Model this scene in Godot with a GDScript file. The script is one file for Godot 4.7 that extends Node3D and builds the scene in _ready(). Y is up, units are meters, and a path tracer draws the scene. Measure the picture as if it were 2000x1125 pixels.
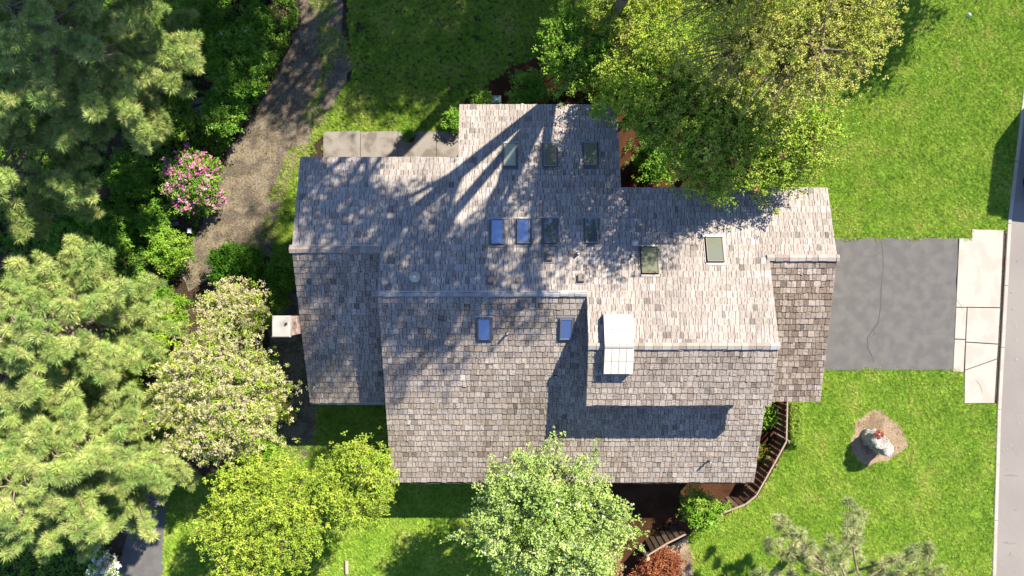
extends Node3D
# A shake-roofed house seen from a drone looking straight down.
# x runs along the ridges, z down the south slopes, y is up, metres.

const EYE := 30.0          # camera height
const FOCAL := 1333.0      # focal length in pixels of a 2000 pixel wide picture

var used := {}
var M := {}
var leaf_round: ArrayMesh
var leaf_small: ArrayMesh
var leaf_long: ArrayMesh
var bloom: ArrayMesh
var needles: ArrayMesh
var tuft: ArrayMesh

# ---------------------------------------------------------------- helpers
class Mesher:
	var v := PackedVector3Array()
	var n := PackedVector3Array()
	var c := PackedColorArray()
	var u := PackedVector2Array()
	func tri(a: Vector3, b: Vector3, d: Vector3, col: Color, ua := Vector2.ZERO, ub := Vector2.ZERO, ud := Vector2.ZERO):
		var nn := (d - a).cross(b - a).normalized()
		v.append(a); v.append(b); v.append(d)
		for i in 3:
			n.append(nn); c.append(col)
		u.append(ua); u.append(ub); u.append(ud)
	func quad(a: Vector3, b: Vector3, d: Vector3, e: Vector3, col: Color, o := Vector2.ZERO, s := Vector2.ONE):
		var u1 := o + Vector2(s.x, 0); var u2 := o + s; var u3 := o + Vector2(0, s.y)
		tri(a, b, d, col, o, u1, u2); tri(a, d, e, col, o, u2, u3)
	func face(a: Vector3, b: Vector3, d: Vector3, e: Vector3, out: Vector3, col: Color, o := Vector2.ZERO, s := Vector2.ONE):
		if (d - a).cross(b - a).dot(out) < 0.0: quad(a, e, d, b, col, o, s)
		else: quad(a, b, d, e, col, o, s)
	func hexa(p: Array, col: Color, bottom := true):
		# p: four bottom corners then the four above them, round the box
		var mid := Vector3.ZERO
		for q in p: mid += q
		mid /= 8.0
		var sides := [[4, 5, 6, 7], [0, 1, 5, 4], [1, 2, 6, 5], [2, 3, 7, 6], [3, 0, 4, 7]]
		if bottom: sides.append([0, 1, 2, 3])
		for f in sides:
			var m: Vector3 = (p[f[0]] + p[f[1]] + p[f[2]] + p[f[3]]) * 0.25
			face(p[f[0]], p[f[1]], p[f[2]], p[f[3]], m - mid, col)
	func box(at: Vector3, size: Vector3, col := Color.WHITE, b := Basis.IDENTITY):
		var h := size * 0.5
		var p := []
		for y in [-1, 1]:
			for q in [[-1, -1], [1, -1], [1, 1], [-1, 1]]:
				p.append(at + b * Vector3(q[0] * h.x, y * h.y, q[1] * h.z))
		hexa(p, col)
	func soft_box(at: Vector3, size: Vector3, bev: float, col := Color.WHITE, b := Basis.IDENTITY):
		# a box whose upper edges are chamfered
		var h := size * 0.5
		var rings := [[-h.y, 0.0], [h.y - bev, 0.0], [h.y, bev]]
		var pts := []
		for r in rings:
			var row := []
			for q in [[-1, -1], [1, -1], [1, 1], [-1, 1]]:
				row.append(at + b * Vector3(q[0] * (h.x - r[1]), r[0], q[1] * (h.z - r[1])))
			pts.append(row)
		for k in 2:
			for i in 4:
				var j := (i + 1) % 4
				var m: Vector3 = (pts[k][i] + pts[k][j]) * 0.5 - at
				face(pts[k][i], pts[k][j], pts[k + 1][j], pts[k + 1][i], m * Vector3(1, 0.3, 1), col)
		face(pts[2][0], pts[2][1], pts[2][2], pts[2][3], b * Vector3.UP, col)
	func tube(path: Array, rad: Array, sides: int, col: Color, cap := true):
		var rings := []
		var side := Vector3.RIGHT
		for i in path.size():
			var d: Vector3 = (path[mini(i + 1, path.size() - 1)] - path[maxi(i - 1, 0)]).normalized()
			if absf(d.dot(side)) > 0.9: side = Vector3.FORWARD
			side = (side - d * side.dot(d)).normalized()
			var up := d.cross(side)
			var row := []
			for k in sides:
				var a := TAU * k / sides
				row.append(side * cos(a) + up * sin(a))
			rings.append(row)
		var run := 0.0
		for i in path.size() - 1:
			var nxt: float = run + (path[i + 1] - path[i]).length()
			for k in sides:
				var l := (k + 1) % sides
				var a0: Vector3 = path[i] + rings[i][k] * rad[i]; var a1: Vector3 = path[i] + rings[i][l] * rad[i]
				var b0: Vector3 = path[i + 1] + rings[i + 1][k] * rad[i + 1]; var b1: Vector3 = path[i + 1] + rings[i + 1][l] * rad[i + 1]
				for q in [[a0, rings[i][k]], [b0, rings[i + 1][k]], [b1, rings[i + 1][l]], [a0, rings[i][k]], [b1, rings[i + 1][l]], [a1, rings[i][l]]]:
					v.append(q[0]); n.append(q[1]); c.append(col)
				var w0 := float(k) / sides; var w1 := float(k + 1) / sides
				for q in [[w0, run], [w0, nxt], [w1, nxt], [w0, run], [w1, nxt], [w1, run]]: u.append(Vector2(q[0], q[1]))
			run = nxt
		if cap:
			var e := path.size() - 1
			for k in sides:
				tri(path[e], path[e] + rings[e][k] * rad[e], path[e] + rings[e][(k + 1) % sides] * rad[e], col)
	func mesh(mat: Material = null) -> ArrayMesh:
		var m := ArrayMesh.new()
		if v.is_empty(): return m
		var a := []
		a.resize(Mesh.ARRAY_MAX)
		a[Mesh.ARRAY_VERTEX] = v; a[Mesh.ARRAY_NORMAL] = n; a[Mesh.ARRAY_COLOR] = c; a[Mesh.ARRAY_TEX_UV] = u
		m.add_surface_from_arrays(Mesh.PRIMITIVE_TRIANGLES, a)
		if mat: m.surface_set_material(0, mat)
		return m

func P(px: float, py: float, y := 0.0) -> Vector3:
	return Vector3((px - 1000.0) * (EYE - y) / FOCAL, y, (py - 562.5) * (EYE - y) / FOCAL)

func rng(s: int) -> RandomNumberGenerator:
	var r := RandomNumberGenerator.new(); r.seed = s * 7919 + 17; return r

func numbered(called: String) -> String:
	used[called] = used.get(called, -1) + 1
	return called if used[called] == 0 else "%s_%03d" % [called, used[called]]

func put(called: String, mesh: Mesh, mat: Material, parent: Node = self) -> MeshInstance3D:
	var o := MeshInstance3D.new()
	o.name = numbered(called) if parent == self else called
	o.mesh = mesh
	if mat: o.material_override = mat
	parent.add_child(o, true)
	return o

func thing(called: String, label: String, category: String, at := Vector3.ZERO, group := "") -> Node3D:
	var o := Node3D.new()
	o.name = numbered(called); add_child(o, true); o.position = at
	tag(o, label, category, group)
	return o

func tag(o: Node, label: String, category: String, group := "", kind := ""):
	if label: o.set_meta("label", label)
	if category: o.set_meta("category", category)
	if group: o.set_meta("group", group)
	if kind: o.set_meta("kind", kind)

func structure(called: String, label: String, category: String, mesh: Mesh, mat: Material) -> MeshInstance3D:
	var o := put(called, mesh, mat); tag(o, label, category, "", "structure"); return o

func copies(called: String, mesh: Mesh, mat: Material, buf: PackedFloat32Array, parent: Node = self) -> MultiMeshInstance3D:
	var mm := MultiMesh.new()
	mm.transform_format = MultiMesh.TRANSFORM_3D; mm.use_colors = true; mm.mesh = mesh
	mm.instance_count = buf.size() / 16; mm.buffer = buf
	var o := MultiMeshInstance3D.new()
	o.name = numbered(called) if parent == self else called
	o.multimesh = mm; o.material_override = mat
	parent.add_child(o, true)
	o.set_meta("kind", "stuff")
	return o

func push(buf: PackedFloat32Array, b: Basis, o: Vector3, c: Color):
	buf.append_array(PackedFloat32Array([b.x.x, b.y.x, b.z.x, o.x, b.x.y, b.y.y, b.z.y, o.y, b.x.z, b.y.z, b.z.z, o.z, c.r, c.g, c.b, 1.0]))

func any_dir(r: RandomNumberGenerator) -> Vector3:
	var y := r.randf_range(-1.0, 1.0); var a := r.randf() * TAU; var k := sqrt(1.0 - y * y)
	return Vector3(k * cos(a), y, k * sin(a))

func gauss(r: RandomNumberGenerator, s: float) -> Vector3:
	return Vector3(r.randfn(0, s), r.randfn(0, s), r.randfn(0, s))

func turned(r: RandomNumberGenerator, s: float, lean := 0.6) -> Basis:
	return (Basis(Vector3.UP, r.randf() * TAU) * Basis(Vector3.RIGHT, r.randf_range(-lean, lean)) * Basis(Vector3.FORWARD, r.randf_range(-lean, lean))).scaled(Vector3.ONE * s)

func basis_up(d: Vector3, twist: float, s: float) -> Basis:
	d = d.normalized()
	var x := d.cross(Vector3(0.31, 0.2, 0.93)).normalized()
	var b := Basis(x, d, x.cross(d))
	return (b * Basis(Vector3.UP, twist)).scaled(Vector3.ONE * s) if false else Basis(b * Basis(Vector3.UP, twist) * Basis.from_scale(Vector3.ONE * s))

func vary(r: RandomNumberGenerator, cols: Array, v := 0.16) -> Color:
	var a: Color = cols[r.randi() % cols.size()]; var b: Color = cols[r.randi() % cols.size()]
	var c := a.lerp(b, r.randf()); var k := 1.0 + r.randf_range(-v, v)
	return Color(c.r * k, c.g * k, c.b * k)

# ---------------------------------------------------------------- textures and materials
func noise_image(size: int, freq: float, oct: int, s: int, kind := FastNoiseLite.TYPE_SIMPLEX_SMOOTH) -> Image:
	var f := FastNoiseLite.new()
	f.noise_type = kind; f.frequency = freq; f.seed = s
	f.fractal_type = FastNoiseLite.FRACTAL_FBM; f.fractal_octaves = oct
	return f.get_seamless_image(size, size)

func ramp(img: Image, stops: Array) -> ImageTexture:
	# stops: [position 0..1, linear Color]; grey values become colours
	img.convert(Image.FORMAT_L8)
	var lut := []
	for i in 256:
		var t := i / 255.0
		var c: Color = stops[0][1]
		for k in stops.size() - 1:
			if t >= stops[k][0]: c = stops[k][1].lerp(stops[k + 1][1], clampf((t - stops[k][0]) / (stops[k + 1][0] - stops[k][0]), 0, 1))
		c = c.linear_to_srgb()
		lut.append([int(clampf(c.r, 0, 1) * 255), int(clampf(c.g, 0, 1) * 255), int(clampf(c.b, 0, 1) * 255)])
	var src := img.get_data(); var out := PackedByteArray(); out.resize(src.size() * 3)
	for i in src.size():
		var l = lut[src[i]]
		out[i * 3] = l[0]; out[i * 3 + 1] = l[1]; out[i * 3 + 2] = l[2]
	return ImageTexture.create_from_image(Image.create_from_data(img.get_width(), img.get_height(), false, Image.FORMAT_RGB8, out))

func grain_texture() -> ImageTexture:
	# weathered wood: streaks that run along v
	var a := noise_image(256, 0.05, 4, 3); a.resize(256, 12, Image.INTERPOLATE_CUBIC); a.resize(256, 256, Image.INTERPOLATE_CUBIC)
	var b := noise_image(256, 0.03, 3, 9)
	var img := Image.create(256, 256, false, Image.FORMAT_L8)
	a.convert(Image.FORMAT_L8); b.convert(Image.FORMAT_L8)
	for y in 256:
		for x in 256:
			var k := a.get_pixel(x, y).r * 0.72 + b.get_pixel(x, y).r * 0.28
			img.set_pixel(x, y, Color(k, k, k))
	return ramp(img, [[0.25, Color(0.34, 0.32, 0.30)], [0.42, Color(0.80, 0.78, 0.76)], [0.55, Color(1, 1, 1)], [0.8, Color(0.86, 0.82, 0.78)]])

func plain(col: Color, rough := 0.9, metal := 0.0) -> StandardMaterial3D:
	var m := StandardMaterial3D.new()
	m.albedo_color = col.linear_to_srgb(); m.roughness = rough; m.metallic = metal
	m.vertex_color_use_as_albedo = true
	return m

func leafy(rough := 0.55, glow := 0.5) -> StandardMaterial3D:
	var m := plain(Color.WHITE, rough)
	m.backlight_enabled = true; m.backlight = Color(glow, glow, glow * 0.7)
	m.cull_mode = BaseMaterial3D.CULL_DISABLED
	m.metallic_specular = 0.3
	return m

func ground(fine: ImageTexture, fine_m: float, coarse: ImageTexture, coarse_m: float, rough := 0.95, bump: Image = null, bump_cm := 1.0) -> StandardMaterial3D:
	var m := plain(Color.WHITE, rough)
	m.albedo_texture = fine; m.uv1_triplanar = true; m.uv1_world_triplanar = true; m.uv1_scale = Vector3.ONE / fine_m
	m.metallic_specular = 0.25
	if coarse:
		m.detail_enabled = true; m.detail_albedo = coarse; m.detail_blend_mode = BaseMaterial3D.BLEND_MODE_MUL
		m.detail_uv_layer = BaseMaterial3D.DETAIL_UV_2
		m.uv2_triplanar = true; m.uv2_world_triplanar = true; m.uv2_scale = Vector3.ONE / coarse_m
	if bump:
		m.heightmap_enabled = true; m.heightmap_texture = ImageTexture.create_from_image(bump); m.heightmap_scale = bump_cm
	return m

func make_materials():
	var g := func(a: float, b: float, c: float) -> Color: return Color(a, b, c)
	M.shake = plain(Color.WHITE, 0.92); M.shake.albedo_texture = grain_texture(); M.shake.metallic_specular = 0.2
	M.wood = plain(Color.WHITE, 0.9); M.wood.albedo_texture = M.shake.albedo_texture
	M.tint = plain(Color.WHITE, 0.85)
	M.deck = plain(Color(0.05, 0.043, 0.038), 0.95)
	M.metal = plain(Color.WHITE, 0.42, 0.55)
	M.paint = plain(Color.WHITE, 0.5)
	M.glass = plain(Color(0.30, 0.38, 0.55), 0.04, 0.85)
	M.olive_glass = plain(Color(0.38, 0.40, 0.28), 0.05, 0.6)
	M.dark_glass = plain(Color(0.17, 0.18, 0.13), 0.05, 0.6)
	M.acrylic = plain(Color.WHITE, 0.35)
	M.leaf = leafy(); M.needle = leafy(0.5, 0.35); M.petal = leafy(0.7, 0.5); M.blade = leafy(0.6, 0.5)
	var grit := noise_image(512, 0.09, 5, 21)
	M.bark = plain(Color.WHITE, 0.95)
	M.bark.albedo_texture = ramp(noise_image(256, 0.05, 4, 5), [[0.25, g.call(0.35, 0.33, 0.31)], [0.6, g.call(1, 1, 1)], [0.9, g.call(1.0, 0.92, 0.85)]])
	M.bark.uv1_scale = Vector3(2, 1.5, 1)
	# the grounds
	var spots := ramp(noise_image(512, 0.012, 4, 31), [[0.25, g.call(0.62, 0.60, 0.58)], [0.5, g.call(0.9, 0.9, 0.9)], [0.75, g.call(1, 1, 1)]])
	M.turf = ground(ramp(noise_image(512, 0.06, 5, 41), [[0.25, g.call(0.09, 0.18, 0.015)], [0.5, g.call(0.15, 0.27, 0.025)], [0.75, g.call(0.22, 0.31, 0.045)]]), 3.1, null, 1.0)
	M.soil = ground(ramp(noise_image(512, 0.07, 5, 43), [[0.25, g.call(0.035, 0.026, 0.018)], [0.55, g.call(0.085, 0.062, 0.042)], [0.8, g.call(0.16, 0.12, 0.08)]]), 2.7, spots, 13.0, 0.97, grit, 1.5)
	M.path = ground(ramp(noise_image(512, 0.05, 5, 47), [[0.3, g.call(0.16, 0.135, 0.105)], [0.5, g.call(0.205, 0.175, 0.135)], [0.7, g.call(0.27, 0.23, 0.17)]]), 2.9, ramp(noise_image(512, 0.02, 5, 48), [[0.3, g.call(0.62, 0.62, 0.64)], [0.5, g.call(0.85, 0.84, 0.82)], [0.58, g.call(1.15, 1.08, 0.95)], [0.75, g.call(1.3, 1.2, 1.0)]]), 9.0, 0.97, grit, 0.7)
	M.bare = ground(ramp(noise_image(512, 0.06, 5, 53), [[0.25, g.call(0.20, 0.145, 0.095)], [0.5, g.call(0.36, 0.27, 0.18)], [0.8, g.call(0.50, 0.39, 0.27)]]), 1.9, spots, 9.0, 0.97, grit, 1.2)
	M.mulch = ground(ramp(noise_image(512, 0.1, 4, 59), [[0.25, g.call(0.02, 0.012, 0.008)], [0.5, g.call(0.075, 0.036, 0.020)], [0.8, g.call(0.17, 0.075, 0.035)]]), 1.7, spots, 8.0, 0.97, grit, 2.0)
	var speck := noise_image(512, 0.22, 3, 61)
	M.asphalt = ground(ramp(speck.duplicate(), [[0.2, g.call(0.095, 0.094, 0.092)], [0.5, g.call(0.14, 0.139, 0.136)], [0.78, g.call(0.24, 0.235, 0.23)]]), 1.3, ramp(noise_image(512, 0.025, 6, 67), [[0.25, g.call(0.82, 0.82, 0.83)], [0.5, g.call(0.90, 0.90, 0.90)], [0.75, g.call(1, 0.99, 0.97)]]), 9.0, 0.9, speck, 0.5)
	M.street = ground(ramp(speck.duplicate(), [[0.2, g.call(0.20, 0.185, 0.17)], [0.5, g.call(0.27, 0.25, 0.235)], [0.78, g.call(0.35, 0.33, 0.31)]]), 1.9, ramp(noise_image(512, 0.012, 4, 69), [[0.25, g.call(0.92, 0.92, 0.92)], [0.7, g.call(1, 1, 1)]]), 23.0, 0.9, speck, 0.4)
	M.concrete = ground(ramp(noise_image(512, 0.12, 5, 71), [[0.2, g.call(0.39, 0.355, 0.315)], [0.5, g.call(0.455, 0.42, 0.375)], [0.8, g.call(0.51, 0.475, 0.43)]]), 2.3, ramp(noise_image(512, 0.01, 4, 73), [[0.3, g.call(0.91, 0.90, 0.89)], [0.5, g.call(1, 1, 1)]]), 6.0, 0.85, speck, 0.2)
	M.rock = ground(ramp(noise_image(256, 0.05, 5, 77), [[0.25, g.call(0.12, 0.117, 0.11)], [0.42, g.call(0.36, 0.355, 0.345)], [0.75, g.call(0.56, 0.55, 0.54)]]), 0.9, null, 1.0, 0.95, grit, 3.0)
	M.slab = ground(ramp(noise_image(512, 0.12, 5, 79), [[0.2, g.call(0.22, 0.20, 0.175)], [0.5, g.call(0.30, 0.275, 0.245)], [0.8, g.call(0.36, 0.335, 0.30)]]), 1.9, spots, 5.0, 0.9, speck, 0.3)

# ---------------------------------------------------------------- small shared meshes
func leaf_cluster(s: int, count: int, reach: float, long: float, wide: float, flat: float) -> ArrayMesh:
	var r := rng(s); var b := Mesher.new()
	for i in count:
		var o := any_dir(r) * reach * pow(r.randf(), 0.45)
		var up := (any_dir(r) + Vector3.UP * flat).normalized()
		var x := up.cross(any_dir(r)).normalized(); var z := x.cross(up)
		var k := r.randf_range(0.7, 1.25); var l := long * k; var w := wide * k
		var a := o - z * l * 0.5; var t := o + z * l * 0.5 - up * l * 0.12
		var e := o + x * w * 0.5 + up * l * 0.06; var f := o - x * w * 0.5 + up * l * 0.06
		var sh := r.randf_range(0.85, 1.12)
		b.tri(a, e, t, Color(sh, sh, sh)); b.tri(a, t, f, Color(sh, sh, sh))
	return b.mesh()

func needle_tuft(s: int) -> ArrayMesh:
	var r := rng(s); var b := Mesher.new()
	for i in 190:
		var a := r.randf() * TAU; var tilt := 0.2 + 1.35 * pow(r.randf(), 0.6)
		var d := Vector3(sin(tilt) * cos(a), cos(tilt), sin(tilt) * sin(a))
		var o := Vector3(0, r.randf_range(-0.16, 0.03), 0)
		var l := r.randf_range(0.18, 0.27)
		var x := d.cross(any_dir(r)).normalized() * 0.0052
		var t := o + d * l - Vector3(0, l * l * 0.35, 0)
		var m := (o + t) * 0.5 + Vector3(0, 0.006, 0)
		var sh := r.randf_range(0.8, 1.2)
		var c := Color(sh, sh, sh)
		b.tri(o - x * 0.6, o + x * 0.6, m + x, c); b.tri(o - x * 0.6, m + x, m - x, c); b.tri(m - x, m + x, t, c)
	return b.mesh()

func grass_tuft(s: int) -> ArrayMesh:
	var r := rng(s); var b := Mesher.new()
	for i in 16:
		var a := r.randf() * TAU; var o := Vector3(cos(a), 0, sin(a)) * r.randf() * 0.055
		var d := Vector3(cos(a + r.randf_range(-1, 1)), 0, sin(a + r.randf_range(-1, 1)))
		var h := r.randf_range(0.025, 0.05)
		var x := Vector3.UP.cross(d).normalized() * r.randf_range(0.005, 0.009)
		var sh := r.randf_range(0.8, 1.2)
		b.tri(o - x, o + x, o + Vector3.UP * h + d * h * r.randf_range(0.7, 2.2), Color(sh, sh, sh))
	return b.mesh()

# ---------------------------------------------------------------- plants
func tree(d: Dictionary) -> Node3D:
	# d: name label cat at(base) mid(crown centre) r(radii) seed; limbs tips per spread leaf mat cols size bark trunk; bloom: {mesh cols per size}
	var r := rng(d.seed)
	var base: Vector3 = d.at
	var t := thing(d.name, d.label, d.cat, base, d.get("group", ""))
	var mid: Vector3 = d.mid - base; var rad: Vector3 = d.r
	var bark: Color = d.get("bark", Color(0.16, 0.12, 0.09)); var tr: float = d.get("trunk", 0.14)
	var stems: int = d.get("stems", 1)
	var lump := FastNoiseLite.new(); lump.seed = d.seed; lump.frequency = d.get("lump_freq", 1.1)
	var fork: Vector3 = d.get("fork", d.mid - Vector3(0, rad.y * 0.25, 0)) - base
	var shrub: bool = stems > 1
	var trunk := Mesher.new()
	var roots := []
	if not shrub:
		var bend := Vector3(r.randf_range(-0.2, 0.2), 0, r.randf_range(-0.2, 0.2))
		trunk.tube([Vector3(0, -0.15, 0), Vector3(0, 0.12, 0), fork * 0.5 + bend, fork], [tr * 1.5, tr * 1.1, tr * 0.85, tr * 0.6], 9, bark)
		put("trunk", trunk.mesh(), M.bark, t)
	var ends := []
	var nl: int = d.get("limbs", 7)
	for i in nl:
		var a := TAU * (i * 0.618 + r.randf() * 0.12); var y := r.randf_range(-0.15, 0.75)
		var k := r.randf_range(0.45, 0.62)
		var e := mid + Vector3(cos(a) * rad.x * k * sqrt(1.0 - y * y * 0.6), y * rad.y * 0.65, sin(a) * rad.z * k * sqrt(1.0 - y * y * 0.6))
		ends.append(e)
		roots.append(Vector3(r.randf_range(-0.12, 0.12), -0.05, r.randf_range(-0.12, 0.12)) if shrub else fork * (r.randf_range(0.62, 0.98) if not "fork" in d else r.randf_range(0.94, 1.0)))
	var work := []
	for i in nl:
		var b := Mesher.new()
		var m: Vector3 = roots[i].lerp(ends[i], 0.5) + Vector3(0, (ends[i] - roots[i]).length() * 0.1, 0) + gauss(r, 0.06 * rad.x)
		var lr: float = tr * (d.get("limb", 0.5) if not shrub else 0.45)
		b.tube([roots[i], m, ends[i]], [lr, lr * 0.7, lr * 0.4], 6, bark)
		work.append([b, m, lr])
	var leaves := PackedFloat32Array(); var flowers := PackedFloat32Array()
	var bl: Dictionary = d.get("bloom", {})
	var size: float = d.get("size", 1.0); var spread: float = d.get("spread", 0.3)
	var reach: float = d.get("inner", 2.6)
	for i in d.tips:
		var u := any_dir(r)
		if u.y < -0.35: u.y = -u.y * 0.6
		u = u.normalized()
		var f := 0.86 + 0.42 * lump.get_noise_3dv(u * 2.0 + Vector3(d.seed, 0, 0))
		var p := mid + u * rad * f * pow(r.randf(), 1.0 / reach)
		if p.y + base.y < 0.1: p.y = 0.1 + r.randf() * 0.2
		var best := 0; var bd := 1e9
		for k in nl:
			var q := p.distance_squared_to(ends[k])
			if q < bd: bd = q; best = k
		var w = work[best]
		var s: Vector3 = w[1].lerp(ends[best], r.randf_range(0.3, 1.0))
		var c := s.lerp(p, 0.55) + Vector3(0, s.distance_to(p) * 0.12, 0) + gauss(r, 0.05)
		w[0].tube([s, c, p], [w[2] * 0.32, w[2] * 0.2, 0.006], 4, bark, false)
		var tone := vary(r, d.cols, 0.12)
		var line := p - c
		for k in d.per:
			var q: Vector3 = p - line * r.randf() * 0.8 + gauss(r, spread) * d.get("drift", Vector3(1, 0.7, 1))
			var v := r.randf_range(0.82, 1.18)
			if bl and r.randf() < bl.share:
				push(flowers, turned(r, bl.size * r.randf_range(0.7, 1.3), 0.9), q + Vector3(0, 0.05, 0), vary(r, bl.cols))
			else:
				push(leaves, turned(r, size * r.randf_range(0.75, 1.3), 0.8), q, Color(tone.r * v, tone.g * v, tone.b * v))
	for w in work: put("stem" if shrub else "limb", w[0].mesh(), M.bark, t)
	copies("foliage" if shrub else "crown", d.leaf, M.leaf, leaves, t)
	if flowers.size() > 0: copies("blossom", bl.mesh, M.petal, flowers, t)
	return t

func pine(d: Dictionary) -> Node3D:
	# d: label at h low(height of lowest branches) r(longest branch) seed cols; lean
	var r := rng(d.seed)
	var t := thing("pine_tree", d.label, "pine tree", d.at, d.get("group", "pine trees round the garden"))
	var bark := Color(0.17, 0.12, 0.095)
	var h: float = d.h; var lean: Vector3 = d.get("lean", Vector3.ZERO); var tr: float = d.get("trunk", 0.2)
	var b := Mesher.new()
	b.tube([Vector3(0, -0.15, 0), Vector3(0, 0.2, 0), Vector3(0, h * 0.5, 0) + lean * 0.5, Vector3(0, h, 0) + lean], [tr * 1.35, tr, tr * 0.66, 0.03], 10, bark)
	put("trunk", b.mesh(), M.bark, t)
	var buf := PackedFloat32Array()
	var y: float = d.low
	var turn := r.randf() * TAU
	var twig := Color(0.46, 0.38, 0.29)
	while y < h - 0.15:
		var f: float = (y - d.low) / (h - d.low)
		var length: float = d.r * (0.35 + 0.65 * sin(PI * (0.32 + 0.62 * f))) * (1.0 if f < 0.75 else 1.0 - (f - 0.75) * 2.0)
		var n: int = d.get("arms", 6)
		for i in n:
			turn += TAU / n + r.randf_range(-0.25, 0.25)
			if r.randf() < d.get("gap", 0.05): continue
			var l := maxf(0.3, length * r.randf_range(0.7, 1.1))
			var dir := Vector3(cos(turn), 0, sin(turn))
			var s := Vector3(0, y + r.randf_range(-0.15, 0.15), 0) + lean * (y / h)
			var droop := r.randf_range(-0.12, 0.22) + f * 0.35
			var m := s + dir * l * 0.5 + Vector3(0, l * droop * 0.35, 0) + gauss(r, 0.06)
			var e := s + dir * l + Vector3(0, l * droop, 0) + gauss(r, 0.1)
			var k := Mesher.new()
			k.tube([s, m, e], [0.02 + l * 0.013, 0.013 + l * 0.007, 0.012], 5, bark.lerp(twig, 0.5), false)
			var side := dir.cross(Vector3.UP)
			var steps := int(l * d.get("dense", 4.4)) + 1
			for q in steps:
				var g := 0.32 + 0.68 * (q + r.randf()) / steps
				var c := m.lerp(e, (g - 0.5) * 2.0) if g > 0.5 else s.lerp(m, g * 2.0)
				var w := (side * (1.0 if q % 2 == 0 else -1.0) * r.randf_range(0.3, 1.0) + dir * r.randf_range(0.3, 0.9) + Vector3.UP * r.randf_range(0.1, 0.6)).normalized()
				var tl: float = r.randf_range(0.2, 0.5) * (1.15 - 0.5 * g) * d.get("twig", 1.0)
				var p: Vector3 = c + w * tl
				k.tube([c, p], [0.011, 0.008], 4, twig, false)
				var col := vary(r, d.cols, 0.2)
				push(buf, basis_up(w + Vector3.UP * 0.9, r.randf() * TAU, r.randf_range(0.85, 1.35)), p, col)
				if r.randf() < 0.3: push(buf, basis_up(w + gauss(r, 0.35) + Vector3.UP * 0.5, r.randf() * TAU, r.randf_range(0.7, 1.1)), c + w * tl * 0.4 + gauss(r, 0.08), col)
			push(buf, basis_up(e - m + Vector3.UP * 0.4, r.randf() * TAU, r.randf_range(0.9, 1.25)), e, vary(r, d.cols, 0.2))
			put("branch", k.mesh(), M.bark, t)
		y += r.randf_range(0.34, 0.5) * d.get("step", 1.0)
	push(buf, basis_up(Vector3.UP, 0, 1.2), Vector3(0, h, 0) + lean, vary(r, d.cols))
	copies("crown", needles, M.needle, buf, t)
	return t

func shrub(label: String, px: float, py: float, rpx: float, h: float, s: int, cols: Array, o := {}) -> Node3D:
	# a many-stemmed bush whose crown is seen at a pixel, standing on the ground below it
	var top := h * 0.62
	var c := P(px, py, top); var rr := rpx * (EYE - top) / FOCAL
	var d := {"name": "shrub", "label": label, "cat": "shrub", "at": Vector3(c.x, 0, c.z), "mid": Vector3(c.x, h * 0.52, c.z), "r": Vector3(rr, h * 0.5, rr), "seed": s,
		"limbs": 6, "tips": int(26 + 30 * rr * rr), "per": 9, "spread": 0.13, "leaf": leaf_small, "cols": cols, "stems": 6, "trunk": 0.07, "size": 0.9, "inner": 3.2}
	d.merge(o, true)
	if "rz" in o: d.r.z = rr * o.rz
	return tree(d)

# ---------------------------------------------------------------- flat ground pieces
func ragged(pts: Array, y: float, s: int, rough := 0.12, step := 0.35) -> PackedVector2Array:
	# the outline through ground pixels, cut into short steps that wander a little
	var r := rng(s); var out := PackedVector2Array()
	for i in pts.size():
		var a := P(pts[i][0], pts[i][1], y); var b := P(pts[(i + 1) % pts.size()][0], pts[(i + 1) % pts.size()][1], y)
		var n := maxi(1, int(a.distance_to(b) / step))
		for k in n:
			var q := a.lerp(b, float(k) / n)
			out.append(Vector2(q.x, q.z) + Vector2(r.randfn(0, rough), r.randfn(0, rough)) * (1.0 if rough > 0 else 0.0))
	return out

func sheet(poly: PackedVector2Array, y: float, thick := 0.0) -> ArrayMesh:
	var b := Mesher.new()
	var idx := Geometry2D.triangulate_polygon(poly)
	for i in range(0, idx.size(), 3):
		var q := []
		for k in 3: q.append(Vector3(poly[idx[i + k]].x, y, poly[idx[i + k]].y))
		if (q[2] - q[0]).cross(q[1] - q[0]).y < 0.0: b.tri(q[0], q[2], q[1], Color.WHITE)
		else: b.tri(q[0], q[1], q[2], Color.WHITE)
	if thick > 0.0:
		var mid := Vector2.ZERO
		for p in poly: mid += p
		mid /= poly.size()
		for i in poly.size():
			var p := poly[i]; var q := poly[(i + 1) % poly.size()]
			var nn := Vector3(q.y - p.y, 0, p.x - q.x)
			if Geometry2D.is_point_in_polygon((p + q) * 0.5 + Vector2(nn.x, nn.z).normalized() * 0.01, poly): nn = -nn
			b.face(Vector3(p.x, y, p.y), Vector3(q.x, y, q.y), Vector3(q.x, y - thick, q.y), Vector3(p.x, y - thick, p.y), nn, Color.WHITE)
	return b.mesh()

func flat_poly(pts: Array) -> PackedVector2Array:
	var o := PackedVector2Array()
	for p in pts:
		var q := P(p[0], p[1]); o.append(Vector2(q.x, q.z))
	return o

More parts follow.
